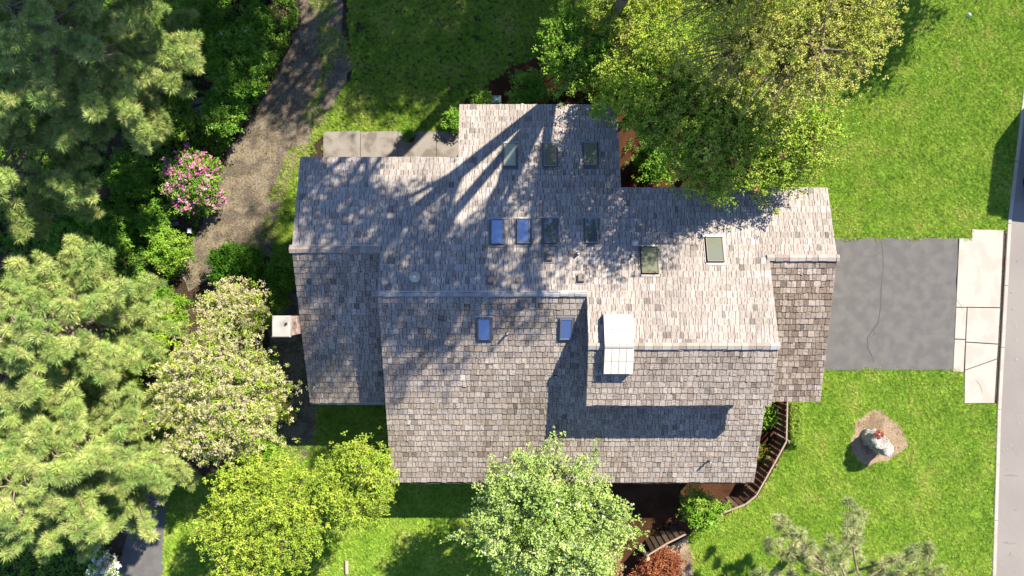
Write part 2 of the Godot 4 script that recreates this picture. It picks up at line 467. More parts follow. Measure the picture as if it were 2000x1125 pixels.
func scatter(poly: PackedVector2Array, density: float, s: int, buf: PackedFloat32Array, cols: Array, size: float, y: float, lean: float, patch: FastNoiseLite = null, bare := -2.0, holes := []):
	var r := rng(s); var lo := Vector2(1e9, 1e9); var hi := -lo
	for p in poly: lo = lo.min(p); hi = hi.max(p)
	lo = lo.max(Vector2(-24.5, -14.5)); hi = hi.min(Vector2(24.5, 14.5))
	var n := int((hi.x - lo.x) * (hi.y - lo.y) * density)
	for i in n:
		var p := Vector2(r.randf_range(lo.x, hi.x), r.randf_range(lo.y, hi.y))
		if not Geometry2D.is_point_in_polygon(p, poly): continue
		var skip := false
		for h in holes:
			if Geometry2D.is_point_in_polygon(p, h): skip = true
		if skip: continue
		var k := patch.get_noise_2d(p.x, p.y) if patch else 0.0
		if k + r.randf_range(-0.12, 0.12) < bare: continue
		var t := clampf(0.5 + k * 0.75 + r.randfn(0, 0.13), 0, 0.999) * (cols.size() - 1)
		var c: Color = cols[int(t)].lerp(cols[int(t) + 1], t - int(t))
		var v := r.randf_range(0.72, 1.28)
		if r.randf() < 0.14: v *= 0.5
		push(buf, turned(r, size * r.randf_range(0.7, 1.3), lean), Vector3(p.x, y, p.y), Color(c.r * v, c.g * v, c.b * v))

# ---------------------------------------------------------------- house
const N0 := 5.386; const NM := 0.29         # the north plane: y = N0 + NM * z
var slopes := {}

func slope_y(s: String, z: float) -> float:
	return slopes[s][0] + slopes[s][1] * z

func on_slope(s: String, px: float, py: float) -> Vector3:
	var k := (py - 562.5) / FOCAL; var m: float = slopes[s][1]
	var y: float = (slopes[s][0] + EYE * m * k) / (1.0 + m * k)
	return P(px, py, y)

func slope_basis(s: String) -> Basis:
	var m: float = slopes[s][1]
	var up := Vector3(0, 1, -m).normalized()
	return Basis(Vector3.RIGHT, up, Vector3.RIGHT.cross(up))

func shake_mesh(q: Array) -> ArrayMesh:
	var b := Mesher.new(); add_shake(b, q); return b.mesh()

func add_shake(b: Mesher, q: Array):
	# q: corner origin, across, up the slope, normal, width, length, butt height, tip height, slant, colour, uv
	var o: Vector3 = q[0]; var x: Vector3 = q[1]; var s: Vector3 = q[2]; var n: Vector3 = q[3]
	var a: Vector3 = o + n * q[6]; var e: Vector3 = o + x * q[4] + s * q[8] + n * (q[6] + q[11])
	var c: Vector3 = o + x * q[4] + s * q[5] + n * q[7]; var d: Vector3 = o + s * q[5] + n * q[7]
	b.face(a, e, c, d, n, q[9], q[10], Vector2(q[4] * 4.0, q[5] * 0.8))
	b.face(a, e, e - n * (q[6] + q[11]), a - n * q[6], -s, q[9], q[10], Vector2(q[4] * 1.6, 0.05))
	b.face(a, d, d - n * q[7], a - n * q[6], -x, q[9], q[10], Vector2(0.05, q[5]))
	b.face(e, c, c - n * q[7], e - n * (q[6] + q[11]), x, q[9], q[10], Vector2(0.05, q[5]))

func lay_shakes(s: String, out: Array, spans: Callable, z_eave: float, z_ridge: float, seed_: int, cols: Array):
	var r := rng(seed_); var m: float = slopes[s][1]
	var towards := 1.0 if m < 0.0 else -1.0          # z direction of the eave
	var cosine := 1.0 / sqrt(1.0 + m * m)
	var e := 0.2523 if s == "north" else 0.24
	var step := e * cosine
	var n := int(ceil(absf(z_ridge - z_eave) / step))
	var bs := slope_basis(s); var up := bs.y
	var climb := Vector3(0, -m * towards, -towards).normalized()
	var tone := FastNoiseLite.new(); tone.seed = seed_; tone.frequency = 0.22
	for i in n:
		var z := z_eave - towards * step * i
		var wave := r.randf() * 10.0
		for span in spans.call(z - towards * step * 0.5):
			var x: float = span[0] + r.randf_range(-0.02, 0.0)
			while x < span[1] - 0.05:
				var w := clampf(r.randfn(0.172, 0.058), 0.09, 0.31)
				if x + w > span[1] - 0.06: w = span[1] - x + r.randf_range(0.0, 0.02)
				var len := e * 1.12
				var left := absf(z_ridge - z) / cosine
				len = minf(len, maxf(left, 0.05))
				var slip := r.randfn(0, 0.005) + 0.008 * sin(x * 1.3 + wave) + (r.randf_range(0.01, 0.025) if r.randf() < 0.03 else 0.0)
				var butt := r.randf_range(0.030, 0.048) + (0.014 if r.randf() < 0.05 else 0.0)
				var zz := z + towards * slip
				var o := Vector3(x + 0.008, slope_y(s, zz), zz)
				var c := vary(r, cols, 0.08)
				var k := 1.0 + 0.30 * tone.get_noise_2d(x, z)
				if r.randf() < 0.035: k *= 0.62
				if r.randf() < 0.04: k *= 1.22
				c = Color(c.r * k, c.g * k, c.b * k)
				out.append([s, [o, Vector3.RIGHT, climb, up, w - 0.016, len + slip, butt, 0.010, r.randfn(0, 0.006), c, Vector2(r.randf(), r.randf()), r.randfn(0, 0.003)], (w - 0.007) * e / pow(EYE - o.y, 2)])
				x += w
		if i % 8 == 0: pass

func skylight(h: Node3D, s: String, px: float, py: float, wpx: float, hpx: float, frame: Color, glass: Material, flash := true):
	var a := on_slope(s, px, py); var b := slope_basis(s)
	var k := (EYE - a.y) / FOCAL
	var w := wpx * k; var l := hpx * k * sqrt(1.0 + slopes[s][1] * slopes[s][1])
	var t := Node3D.new(); t.name = "skylight"; h.add_child(t, true)
	t.transform = Transform3D(b, a)
	var f := Mesher.new(); var q := 0.045; var tall := 0.13
	f.soft_box(Vector3(0, tall * 0.5, -l * 0.5 + q * 0.5), Vector3(w, tall, q), 0.012, frame)
	f.soft_box(Vector3(0, tall * 0.5, l * 0.5 - q * 0.5), Vector3(w, tall, q), 0.012, frame)
	f.soft_box(Vector3(-w * 0.5 + q * 0.5, tall * 0.5 - 0.002, 0), Vector3(q, tall, l - q * 2), 0.012, frame)
	f.soft_box(Vector3(w * 0.5 - q * 0.5, tall * 0.5 - 0.002, 0), Vector3(q, tall, l - q * 2), 0.012, frame)
	put("frame", f.mesh(), M.metal, t)
	var g := Mesher.new()
	g.box(Vector3(0, tall - 0.035, 0), Vector3(w - q * 2 + 0.004, 0.02, l - q * 2 + 0.004))
	put("pane", g.mesh(), glass, t)
	if flash:
		var d := Mesher.new()
		var side := -1.0 if slopes[s][1] > 0 else -1.0
		d.box(Vector3(0, 0.05, side * (l * 0.5 + 0.05)), Vector3(w + 0.2, 0.012, 0.06), Color(0.40, 0.42, 0.45))
		d.box(Vector3(0, 0.046, -side * (l * 0.5 + 0.06)), Vector3(w + 0.06, 0.012, 0.11), Color(0.15, 0.155, 0.16))
		d.box(Vector3(w * 0.5 + 0.035, 0.047, 0), Vector3(0.06, 0.012, l), Color(0.15, 0.155, 0.16))
		d.box(Vector3(-w * 0.5 - 0.035, 0.047, 0), Vector3(0.06, 0.012, l), Color(0.15, 0.155, 0.16))
		put("flashing", d.mesh(), M.metal, t)

func prism(profile: Array, x0: float, x1: float) -> ArrayMesh:
	# walls: a (z, y) profile drawn out along x
	var b := Mesher.new(); var poly := PackedVector2Array()
	for p in profile: poly.append(Vector2(p[0], p[1]))
	var idx := Geometry2D.triangulate_polygon(poly)
	for x in [x0, x1]:
		for i in range(0, idx.size(), 3):
			var q := []
			for k in 3: q.append(Vector3(x, poly[idx[i + k]].y, poly[idx[i + k]].x))
			var out := Vector3(-1 if x == x0 else 1, 0, 0)
			if (q[2] - q[0]).cross(q[1] - q[0]).dot(out) < 0: b.tri(q[0], q[2], q[1], Color.WHITE)
			else: b.tri(q[0], q[1], q[2], Color.WHITE)
	var mid := Vector2.ZERO
	for p in poly: mid += p
	mid /= poly.size()
	for i in poly.size():
		var p := poly[i]; var q := poly[(i + 1) % poly.size()]; var m := (p + q) * 0.5 - mid
		b.face(Vector3(x0, p.y, p.x), Vector3(x1, p.y, p.x), Vector3(x1, q.y, q.x), Vector3(x0, q.y, q.x), Vector3(0, m.y, m.x), Color.WHITE)
	return b.mesh()

func build_house():
	var h := thing("house", "large grey wood-shake roofed house with many skylights and staggered ridges", "house")
	slopes = {"north": [N0, NM], "main": [5.45 + 0.366 * 0.22, -0.366], "west": [4.974 - 0.3805 * 1.42, -0.3805], "high": [5.975 + 0.331 * 2.03, -0.331], "garage": [5.064 - 0.25 * 1.11, -0.25]}
	# walls, one prism for each block, kept under the roof
	var brown := plain(Color(0.10, 0.075, 0.055), 0.9)
	var y := func(s: String, z: float) -> float: return slope_y(s, z) - 0.14
	var blocks := [
		[-7.65, -4.3, [[-4.45, 0], [-4.45, y.call("north", -4.45)], [-1.42, y.call("north", -1.42)], [4.1, y.call("west", 4.1)], [4.1, 0]]],
		[-4.42, 8.93, [[-4.4, 0], [-4.4, y.call("north", -4.4)], [0.22, y.call("north", 0.22)], [7.2, y.call("main", 7.2)], [7.2, 0]]],
		[-1.62, 3.7, [[-6.7, 0], [-6.7, y.call("north", -6.7)], [-4.3, y.call("north", -4.3)], [-4.3, 0]]],
		[3.02, 9.05, [[-3.35, 0], [-3.35, y.call("north", -3.35)], [2.03, y.call("north", 2.03)], [3.85, y.call("high", 3.85)], [3.85, 0]]],
		[9.0, 11.45, [[-3.36, 0], [-3.36, y.call("north", -3.36)], [-1.11, y.call("north", -1.11)], [3.95, y.call("garage", 3.95)], [3.95, 0]]],
	]
	blocks[1][2][0][0] = -3.3; blocks[1][2][1] = [-3.3, y.call("north", -3.3)]
	for k in blocks: put("wall", prism(k[2], k[0], k[1]), brown, h)
	# lap siding on the tall wall above the main south slope
	for i in 7:
		var yy := 3.75 + i * 0.24; var b := Mesher.new()
		var z0 := 0.4; var z1 := 3.82
		if yy > 5.1: z0 = 0.4 + (yy - 5.1) * 2.4
		b.hexa([Vector3(2.985, yy, z0), Vector3(3.019, yy, z0), Vector3(3.019, yy, z1), Vector3(2.985, yy, z1), Vector3(3.0, yy + 0.235, z0), Vector3(3.019, yy + 0.235, z0), Vector3(3.019, yy + 0.235, z1), Vector3(3.0, yy + 0.235, z1)], Color(0.11, 0.085, 0.065))
		put("siding_board", b.mesh(), M.wood, h)
	# roof boarding: one slab for each slope and stretch of roof
	var nodes := {}
	var stretches := [["north", -8.05, -4.8, -4.98, -1.42], ["north", -4.8, -2.02, -4.98, 0.22], ["north", -2.02, 2.72, -7.16, 0.22], ["north", 2.72, 4.08, -7.16, 2.03], ["north", 4.08, 9.37, -3.77, 2.03], ["north", 9.37, 11.85, -3.77, -1.11],
		["main", -4.8, 8.98, 7.73, 0.22], ["main", 8.98, 9.65, 7.73, 3.95], ["west", -8.05, -4.44, 4.56, -1.42], ["high", 2.72, 9.37, 4.22, 2.03], ["garage", 9.07, 11.85, 4.35, -1.11]]
	for s in ["north", "main", "west", "high", "garage"]:
		var b := Mesher.new()
		for k in stretches:
			if k[0] != s: continue
			var p := []
			for t in [-0.125, -0.005]:
				for q in [[k[1], k[3]], [k[2], k[3]], [k[2], k[4]], [k[1], k[4]]]: p.append(Vector3(q[0], slope_y(s, q[1]) + t, q[1]))
			b.hexa(p, Color.WHITE)
		nodes[s] = put("roof_slope", b.mesh(), M.deck, h)
	# shakes
	var grey := [Color(0.43, 0.395, 0.355), Color(0.39, 0.35, 0.31), Color(0.35, 0.305, 0.265), Color(0.40, 0.355, 0.315), Color(0.30, 0.255, 0.215)]
	var silver := [Color(0.48, 0.45, 0.425), Color(0.45, 0.415, 0.39), Color(0.41, 0.375, 0.345), Color(0.46, 0.425, 0.395), Color(0.37, 0.33, 0.30)]
	var brownish := [Color(0.36, 0.305, 0.26), Color(0.26, 0.21, 0.17), Color(0.42, 0.37, 0.33), Color(0.22, 0.175, 0.14)]
	var all := []
	lay_shakes("north", all, func(z):
		var o := []
		if z > -4.98 and z < -1.42: o.append([-8.07, -2.02 if z < -7.2 else -2.03])
		elif z >= -1.42 and z < 0.22: o.append([-4.82, -2.03])
		if z < 0.22 and z > -7.2: o.append([-2.05 if z < -4.98 else -2.03, 4.10 if z < -3.85 else 4.08])
		elif z >= 0.22: o.append([2.70, 4.08])
		if z > -3.85: o.append([4.08, 11.87 if z < -1.11 else 9.39])
		return o, -7.16, 2.03, 101, silver)
	lay_shakes("main", all, func(z): return [[-4.82, 9.67]] if z > 4.0 else ([[-4.82, 8.95]] if z > 3.7 else [[-4.82, 3.0]]), 7.75, 0.22, 102, grey)
	lay_shakes("west", all, func(z): return [[-8.07, -4.44]], 4.58, -1.42, 103, grey)
	lay_shakes("high", all, func(z): return [[2.70, 9.39]], 4.24, 2.03, 104, grey)
	lay_shakes("garage", all, func(z): return [[9.08, 11.87]], 4.37, -1.11, 105, brownish)
	# the 300 largest as parts of their own, the others joined, slope by slope
	var order := []
	for k in all: order.append(k[2])
	order.sort(); var limit: float = order[order.size() - 300]
	var rest := {}
	for s in nodes: rest[s] = Mesher.new()
	for k in all:
		if k[2] > limit: put("shake", shake_mesh(k[1]), M.shake, nodes[k[0]])
		else: add_shake(rest[k[0]], k[1])
	for s in nodes:
		var o := put("shakes", rest[s].mesh(), M.shake, nodes[s]); o.set_meta("kind", "stuff")
	print("shakes ", all.size())
	# ridge caps and their flashing
	var r := rng(300)
	for k in [["north", "west", -8.16, -4.82, -1.42, 1], ["north", "main", -4.86, 2.70, 0.22, 0], ["north", "high", 2.68, 9.43, 2.03, 2], ["north", "garage", 9.30, 11.95, -1.11, 2]]:
		var top := slope_y(k[0], k[4]) + 0.05; var x: float = k[2]
		var m2: float = slopes[k[1]][1]
		var cap_n := 0.11 if k[5] > 0 else 0.07; var cap_s := 0.13 if k[5] > 0 else 0.085
		var piece := 0
		while x < k[3] - 0.05:
			var l := minf(r.randf_range(0.19, 0.34), k[3] - x); var b := Mesher.new()
			var lift := 0.012 + 0.010 * (piece % 2) + r.randf() * 0.006
			var c := vary(r, [Color(0.46, 0.42, 0.385), Color(0.38, 0.33, 0.29), Color(0.50, 0.465, 0.43)] if k[5] == 2 else [Color(0.40, 0.355, 0.315), Color(0.33, 0.285, 0.25)], 0.15)
			if k[5] == 0: c = vary(r, [Color(0.42, 0.43, 0.45), Color(0.36, 0.36, 0.37)], 0.1)
			for side in [-1, 1]:
				var reach: float = cap_n if side < 0 else cap_s
				var drop: float = -NM * reach if side < 0 else m2 * reach
				var z0: float = k[4]; var z1: float = k[4] + side * (reach + r.randf_range(-0.01, 0.01))
				var p := []
				for t in [0.0, 0.022]:
					p.append(Vector3(x, top + lift + t, z0)); p.append(Vector3(x + l - 0.004, top + lift * 0.6 + t, z0))
					p.append(Vector3(x + l - 0.004, top + drop + lift * 0.6 + t, z1)); p.append(Vector3(x, top + drop + lift + t, z1))
				b.hexa(p, c)
			put("ridge_cap", b.mesh(), M.shake, h)
			x += l; piece += 1
		if k[5] < 2:
			var b := Mesher.new(); var zz: float = k[4] - (0.115 if k[5] == 1 else 0.075)
			var p := []
			for t in [0.046, 0.052]:
				for q in [[k[2], zz - 0.05], [k[3], zz - 0.05], [k[3], zz], [k[2], zz]]: p.append(Vector3(q[0], slope_y("north", q[1]) + t, q[1]))
			b.hexa(p, Color(0.42, 0.44, 0.47))
			put("flashing", b.mesh(), M.metal, h)
	# rake and eave boards
	var edge := Color(0.36, 0.33, 0.30)
	for k in [["north", -8.06, -4.98, -1.42], ["west", -8.06, 4.56, -1.42], ["main", -4.81, 7.73, 0.22], ["north", -4.81, -1.42, 0.22], ["main", 9.66, 7.73, 3.98], ["high", 2.71, 4.22, 2.03], ["north", 2.71, 0.22, 2.03], ["high", 9.38, 4.22, 2.03], ["north", 9.38, -1.11, 2.03], ["north", 11.86, -3.77, -1.11], ["garage", 11.86, 4.35, -1.11], ["north", -2.03, -7.16, -4.98], ["north", 4.09, -7.16, -3.77]]:
		var b := Mesher.new(); var p := []
		for t in [-0.20, 0.012]:
			for q in [[k[1] - 0.018, k[2]], [k[1] + 0.018, k[2]], [k[1] + 0.018, k[3]], [k[1] - 0.018, k[3]]]: p.append(Vector3(q[0], slope_y(k[0], q[1]) + t, q[1]))
		b.hexa(p, edge); put("rake_board", b.mesh(), M.wood, h)
	for k in [["north", -8.05, -2.04, -4.995], ["north", -2.02, 4.08, -7.175], ["north", 4.11, 11.85, -3.785], ["west", -8.05, -4.5, 4.575], ["main", -4.8, 9.65, 7.745], ["high", 2.72, 9.37, 4.235], ["garage", 9.1, 11.85, 4.365]]:
		var b := Mesher.new()
		b.box(Vector3((k[1] + k[2]) * 0.5, slope_y(k[0], k[3]) - 0.085, k[3]), Vector3(k[2] - k[1], 0.17, 0.025), edge)
		put("fascia_board", b.mesh(), M.wood, h)
	for k in [["west", -8.05, -4.6, 4.62, Color(0.50, 0.50, 0.49)], ["main", -4.8, 9.6, 7.79, Color(0.20, 0.18, 0.16)]]:
		var b := Mesher.new(); var gy := slope_y(k[0], k[3]) - 0.06
		b.box(Vector3((k[1] + k[2]) * 0.5, gy - 0.09, k[3] + 0.005), Vector3(k[2] - k[1], 0.012, 0.08), k[4]); b.box(Vector3((k[1] + k[2]) * 0.5, gy - 0.035, k[3] + 0.05), Vector3(k[2] - k[1], 0.10, 0.012), k[4])
		put("gutter", b.mesh(), M.metal, h)
	# skylights
	var br := Color(0.11, 0.09, 0.07); var dk := Color(0.16, 0.17, 0.19); var lt := Color(0.24, 0.25, 0.25)
	for k in [[996, 304, lt], [1074, 304, lt], [1153, 302, lt]]: skylight(h, "north", k[0], k[1], 25, 48, k[2], M.olive_glass)
	for k in [[971, 454], [1022, 453], [1074, 452]]: skylight(h, "north", k[0], k[1], 26, 50, dk, M.glass)
	skylight(h, "north", 1155, 452, 25, 50, lt, M.glass)
	skylight(h, "north", 1268, 509, 34, 53, br, M.olive_glass)
	skylight(h, "north", 1395, 488, 34, 50, br, M.olive_glass)
	skylight(h, "main", 946, 641, 26, 43, dk, M.glass, true)
	skylight(h, "main", 1105, 641, 25, 42, dk, M.glass, true)
	# vents
	for k in [[813, 541, 0.19, 0.42, Color(0.72, 0.73, 0.74)], [1238, 475, 0.12, 0.34, Color(0.60, 0.66, 0.72)]]:
		var a := on_slope("north", k[0], k[1]); var t := Node3D.new(); t.name = "roof_vent"; h.add_child(t, true); t.position = a
		var b := Mesher.new(); b.tube([Vector3(0, -0.08, 0), Vector3(0, k[3] - 0.1, 0)], [k[2] * 0.6, k[2] * 0.6], 14, k[4]); put("pipe", b.mesh(), M.metal, t)
		var c := Mesher.new(); c.tube([Vector3(0, k[3] - 0.12, 0), Vector3(0, k[3] - 0.02, 0), Vector3(0, k[3], 0), Vector3(0, k[3] + 0.05, 0)], [k[2], k[2], k[2] * 0.92, k[2] * 0.3], 18, k[4]); put("cap", c.mesh(), M.paint, t)
	for k in [["north", 1072, 504], ["north", 958, 548], ["north", 1134, 545], ["main", 1021, 590]]:
		var a := on_slope(k[0], k[1], k[2]); var t := Node3D.new(); t.name = "box_vent"; h.add_child(t, true); t.transform = Transform3D(slope_basis(k[0]), a)
		var b := Mesher.new(); b.soft_box(Vector3(0, 0.09, 0), Vector3(0.24, 0.14, 0.27), 0.03, Color(0.16, 0.13, 0.125)); put("hood", b.mesh(), M.paint, t)
		var c := Mesher.new(); c.box(Vector3(0, 0.04, 0), Vector3(0.36, 0.01, 0.42), Color(0.2, 0.17, 0.16)); put("flange", c.mesh(), M.paint, t)
	for k in [["north", 1128, 496, 0.26], ["north", 1233, 500, 0.25], ["main", 991, 651, 0.32], ["main", 1383, 899, 0.38], ["main", 1085, 735, 0.22]]:
		var a := on_slope(k[0], k[1], k[2]); var b := Mesher.new()
		b.tube([Vector3(0, -0.05, 0), Vector3(0, 0.05, 0), Vector3(0, 0.052, 0), Vector3(0, k[3], 0)], [0.085, 0.07, 0.042, 0.042], 12, Color(0.13, 0.12, 0.12)); b.tube([Vector3(0, k[3] + 0.001, 0), Vector3(0, k[3] + 0.004, 0)], [0.042, 0.03], 12, Color(0.5, 0.5, 0.5))
		put("vent_pipe", b.mesh(), M.paint, h).position = a
	# gabled ridge skylight with a white grid of panes
	var rs := Node3D.new(); rs.name = "ridge_skylight"; h.add_child(rs, true)
	var x0 := 3.22; var x1 := 4.25; var zr := 2.03; var lift := 0.34
	var curb := Mesher.new()
	for k in [["north", 0.92, zr], ["high", zr, 3.03]]:
		var p := []
		for t in [-0.02, lift - 0.045]:
			for q in [[x0 + 0.01, k[1] + 0.012], [x1 - 0.01, k[1] + 0.012], [x1 - 0.01, k[2] - 0.004], [x0 + 0.01, k[2] - 0.004]]: p.append(Vector3(q[0], slope_y(k[0], q[1]) + t, q[1]))
		curb.hexa(p, Color(0.30, 0.28, 0.25))
	put("curb", curb.mesh(), M.paint, rs)
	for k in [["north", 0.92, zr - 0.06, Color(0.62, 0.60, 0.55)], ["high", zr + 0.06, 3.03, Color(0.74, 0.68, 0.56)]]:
		for i in 4:
			for j in 2:
				var b := Mesher.new(); var w := (x1 - x0) / 4.0; var l: float = (k[2] - k[1]) / 2.0
				var a0 := x0 + w * i + 0.008; var a1 := x0 + w * (i + 1) - 0.008; var b0: float = k[1] + l * j + 0.008; var b1: float = k[1] + l * (j + 1) - 0.008
				var p := []
				for t in [lift - 0.04, lift]:
					for q in [[a0, b0], [a1, b0], [a1, b1], [a0, b1]]: p.append(Vector3(q[0], slope_y(k[0], q[1]) + t, q[1]))
				b.hexa(p, k[3]); put("pane", b.mesh(), M.acrylic, rs)
	var rc := Mesher.new()
	rc.box(Vector3((x0 + x1) * 0.5, slope_y("high", zr) + lift - 0.012, zr + 0.03), Vector3(x1 - x0 - 0.01, 0.03, 0.05), Color(0.30, 0.28, 0.26)); rc.box(Vector3((x0 + x1) * 0.5, slope_y("high", zr) + lift - 0.010, zr - 0.026), Vector3(x1 - x0 - 0.01, 0.03, 0.055), Color(0.45, 0.44, 0.42))
	put("ridge_strip", rc.mesh(), M.paint, rs)
	# chimney: brick shaft with a concrete cap
	var ch := Node3D.new(); ch.name = "chimney"; h.add_child(ch, true); ch.position = Vector3(-8.40, 0, 1.40)
	var core := Mesher.new(); core.box(Vector3(0, 2.5, 0), Vector3(0.50, 5.0, 0.60), Color(0.30, 0.25, 0.22)); put("core", core.mesh(), M.tint, ch)
	var rb := rng(77)
	for row in 20:
		var yy := 3.46 + row * 0.08
		for f in [[0.27, 0], [-0.27, 0], [0, 0.32], [0, -0.32]]:
			var across: bool = f[0] == 0
			var n := 3; var long: float = (0.58 if across else 0.62) / n
			for i in n:
				var off: float = (i - 1.0) * long + (0.0 if row % 2 == 0 else 0.02)
				var b := Mesher.new(); var size := Vector3(long - 0.012, 0.068, 0.05) if across else Vector3(0.05, 0.068, long - 0.012)
				b.box(Vector3.ZERO, size, vary(rb, [Color(0.55, 0.42, 0.36), Color(0.62, 0.52, 0.46), Color(0.50, 0.34, 0.27)], 0.12))
				put("brick", b.mesh(), M.tint, ch).position = Vector3(f[0] + (off if across else 0.0), yy, f[1] + (0.0 if across else off))
	var cap := Mesher.new(); cap.soft_box(Vector3(0, 5.13, 0), Vector3(0.66, 0.16, 0.78), 0.03); put("cap", cap.mesh(), M.concrete, ch)
	var flue := Mesher.new(); flue.tube([Vector3(0.2, 5.2, -0.1), Vector3(0.2, 5.27, -0.1)], [0.05, 0.045], 8, Color(0.04, 0.04, 0.04)); put("flue", flue.mesh(), M.tint, ch)
	# garage door and a few windows on the outer walls
	var gd := Node3D.new(); gd.name = "garage_door"; h.add_child(gd, true); gd.position = Vector3(11.462, 0, 0.3)
	for i in 4:
		var b := Mesher.new(); b.soft_box(Vector3(0.015, 0.3 + i * 0.56, 0), Vector3(0.03, 0.54, 4.9), 0.01, Color(0.62, 0.60, 0.56)); put("panel", b.mesh(), M.paint, gd)
	for k in [[Vector3(0.0, 1.4, 7.22), 0.0], [Vector3(-3.0, 1.4, 7.22), 0.0], [Vector3(5.0, 1.4, 7.22), 0.0], [Vector3(0.6, 1.6, -6.72), PI], [Vector3(-6.1, 1.6, -4.47), PI], [Vector3(-6.1, 1.3, 4.12), 0.0]]:
		var w := Node3D.new(); w.name = "window"; h.add_child(w, true); w.position = k[0]; w.rotation.y = k[1]
		var f := Mesher.new()
		for q in [[0, 0.55, 1.5, 0.07], [0, -0.55, 1.5, 0.07], [-0.72, 0, 0.07, 1.03], [0.72, 0, 0.07, 1.03], [0, 0, 0.05, 1.03]]: f.box(Vector3(q[0], q[1], 0.02), Vector3(q[2], q[3], 0.05), Color(0.6, 0.58, 0.55))
		put("frame", f.mesh(), M.paint, w)
		var g := Mesher.new(); g.box(Vector3(0, 0, 0.005), Vector3(1.4, 1.05, 0.02)); put("pane", g.mesh(), M.dark_glass, w)

# ---------------------------------------------------------------- the scene
func _ready():
	# camera
	var cam := Camera3D.new(); cam.name = "camera"
	cam.position = Vector3(0, EYE, 0); cam.rotation_degrees = Vector3(-90, 0, 0)
	cam.fov = rad_to_deg(2.0 * atan(562.5 / FOCAL)); cam.near = 0.1; cam.far = 400.0
	add_child(cam); cam.current = true
	# sky and sun
	var env := Environment.new()
	env.background_mode = Environment.BG_SKY
	var sky := Sky.new(); var sm := ProceduralSkyMaterial.new()
	sm.sky_top_color = Color(0.40, 0.51, 0.71); sm.sky_horizon_color = Color(0.72, 0.79, 0.86); sm.sky_curve = 0.12
	sm.ground_bottom_color = Color(0.2, 0.2, 0.17); sm.ground_horizon_color = Color(0.5, 0.55, 0.6)
	sm.sun_angle_max = 1.0; sm.energy_multiplier = 0.70
	sky.sky_material = sm; env.sky = sky
	env.tonemap_mode = Environment.TONE_MAPPER_LINEAR; env.tonemap_exposure = 2.2
	env.sdfgi_enabled = true; env.ssao_enabled = true; env.ssil_enabled = true
	var we := WorldEnvironment.new(); we.name = "environment"; we.environment = env; add_child(we)
	var sun := DirectionalLight3D.new(); sun.name = "sun"
	sun.light_energy = 1.6; sun.light_color = Color(1.0, 0.95, 0.87); sun.light_angular_distance = 0.55; sun.shadow_enabled = true
	add_child(sun)
	var el := deg_to_rad(41.0); var flat := Vector3(-0.66, 0, 0.75).normalized()
	sun.look_at_from_position(Vector3.ZERO, flat * cos(el) + Vector3.DOWN * sin(el), Vector3.UP)

	make_materials()
	leaf_round = leaf_cluster(1, 13, 0.24, 0.115, 0.085, 1.3)
	leaf_small = leaf_cluster(2, 14, 0.17, 0.080, 0.055, 1.3)
	leaf_long = leaf_cluster(3, 12, 0.20, 0.14, 0.05, 1.3)
	bloom = leaf_cluster(4, 10, 0.075, 0.075, 0.065, 1.2)
	needles = needle_tuft(5)
	tuft = grass_tuft(6)
	build_grounds()
	build_house()
	build_yard()
	build_plants()

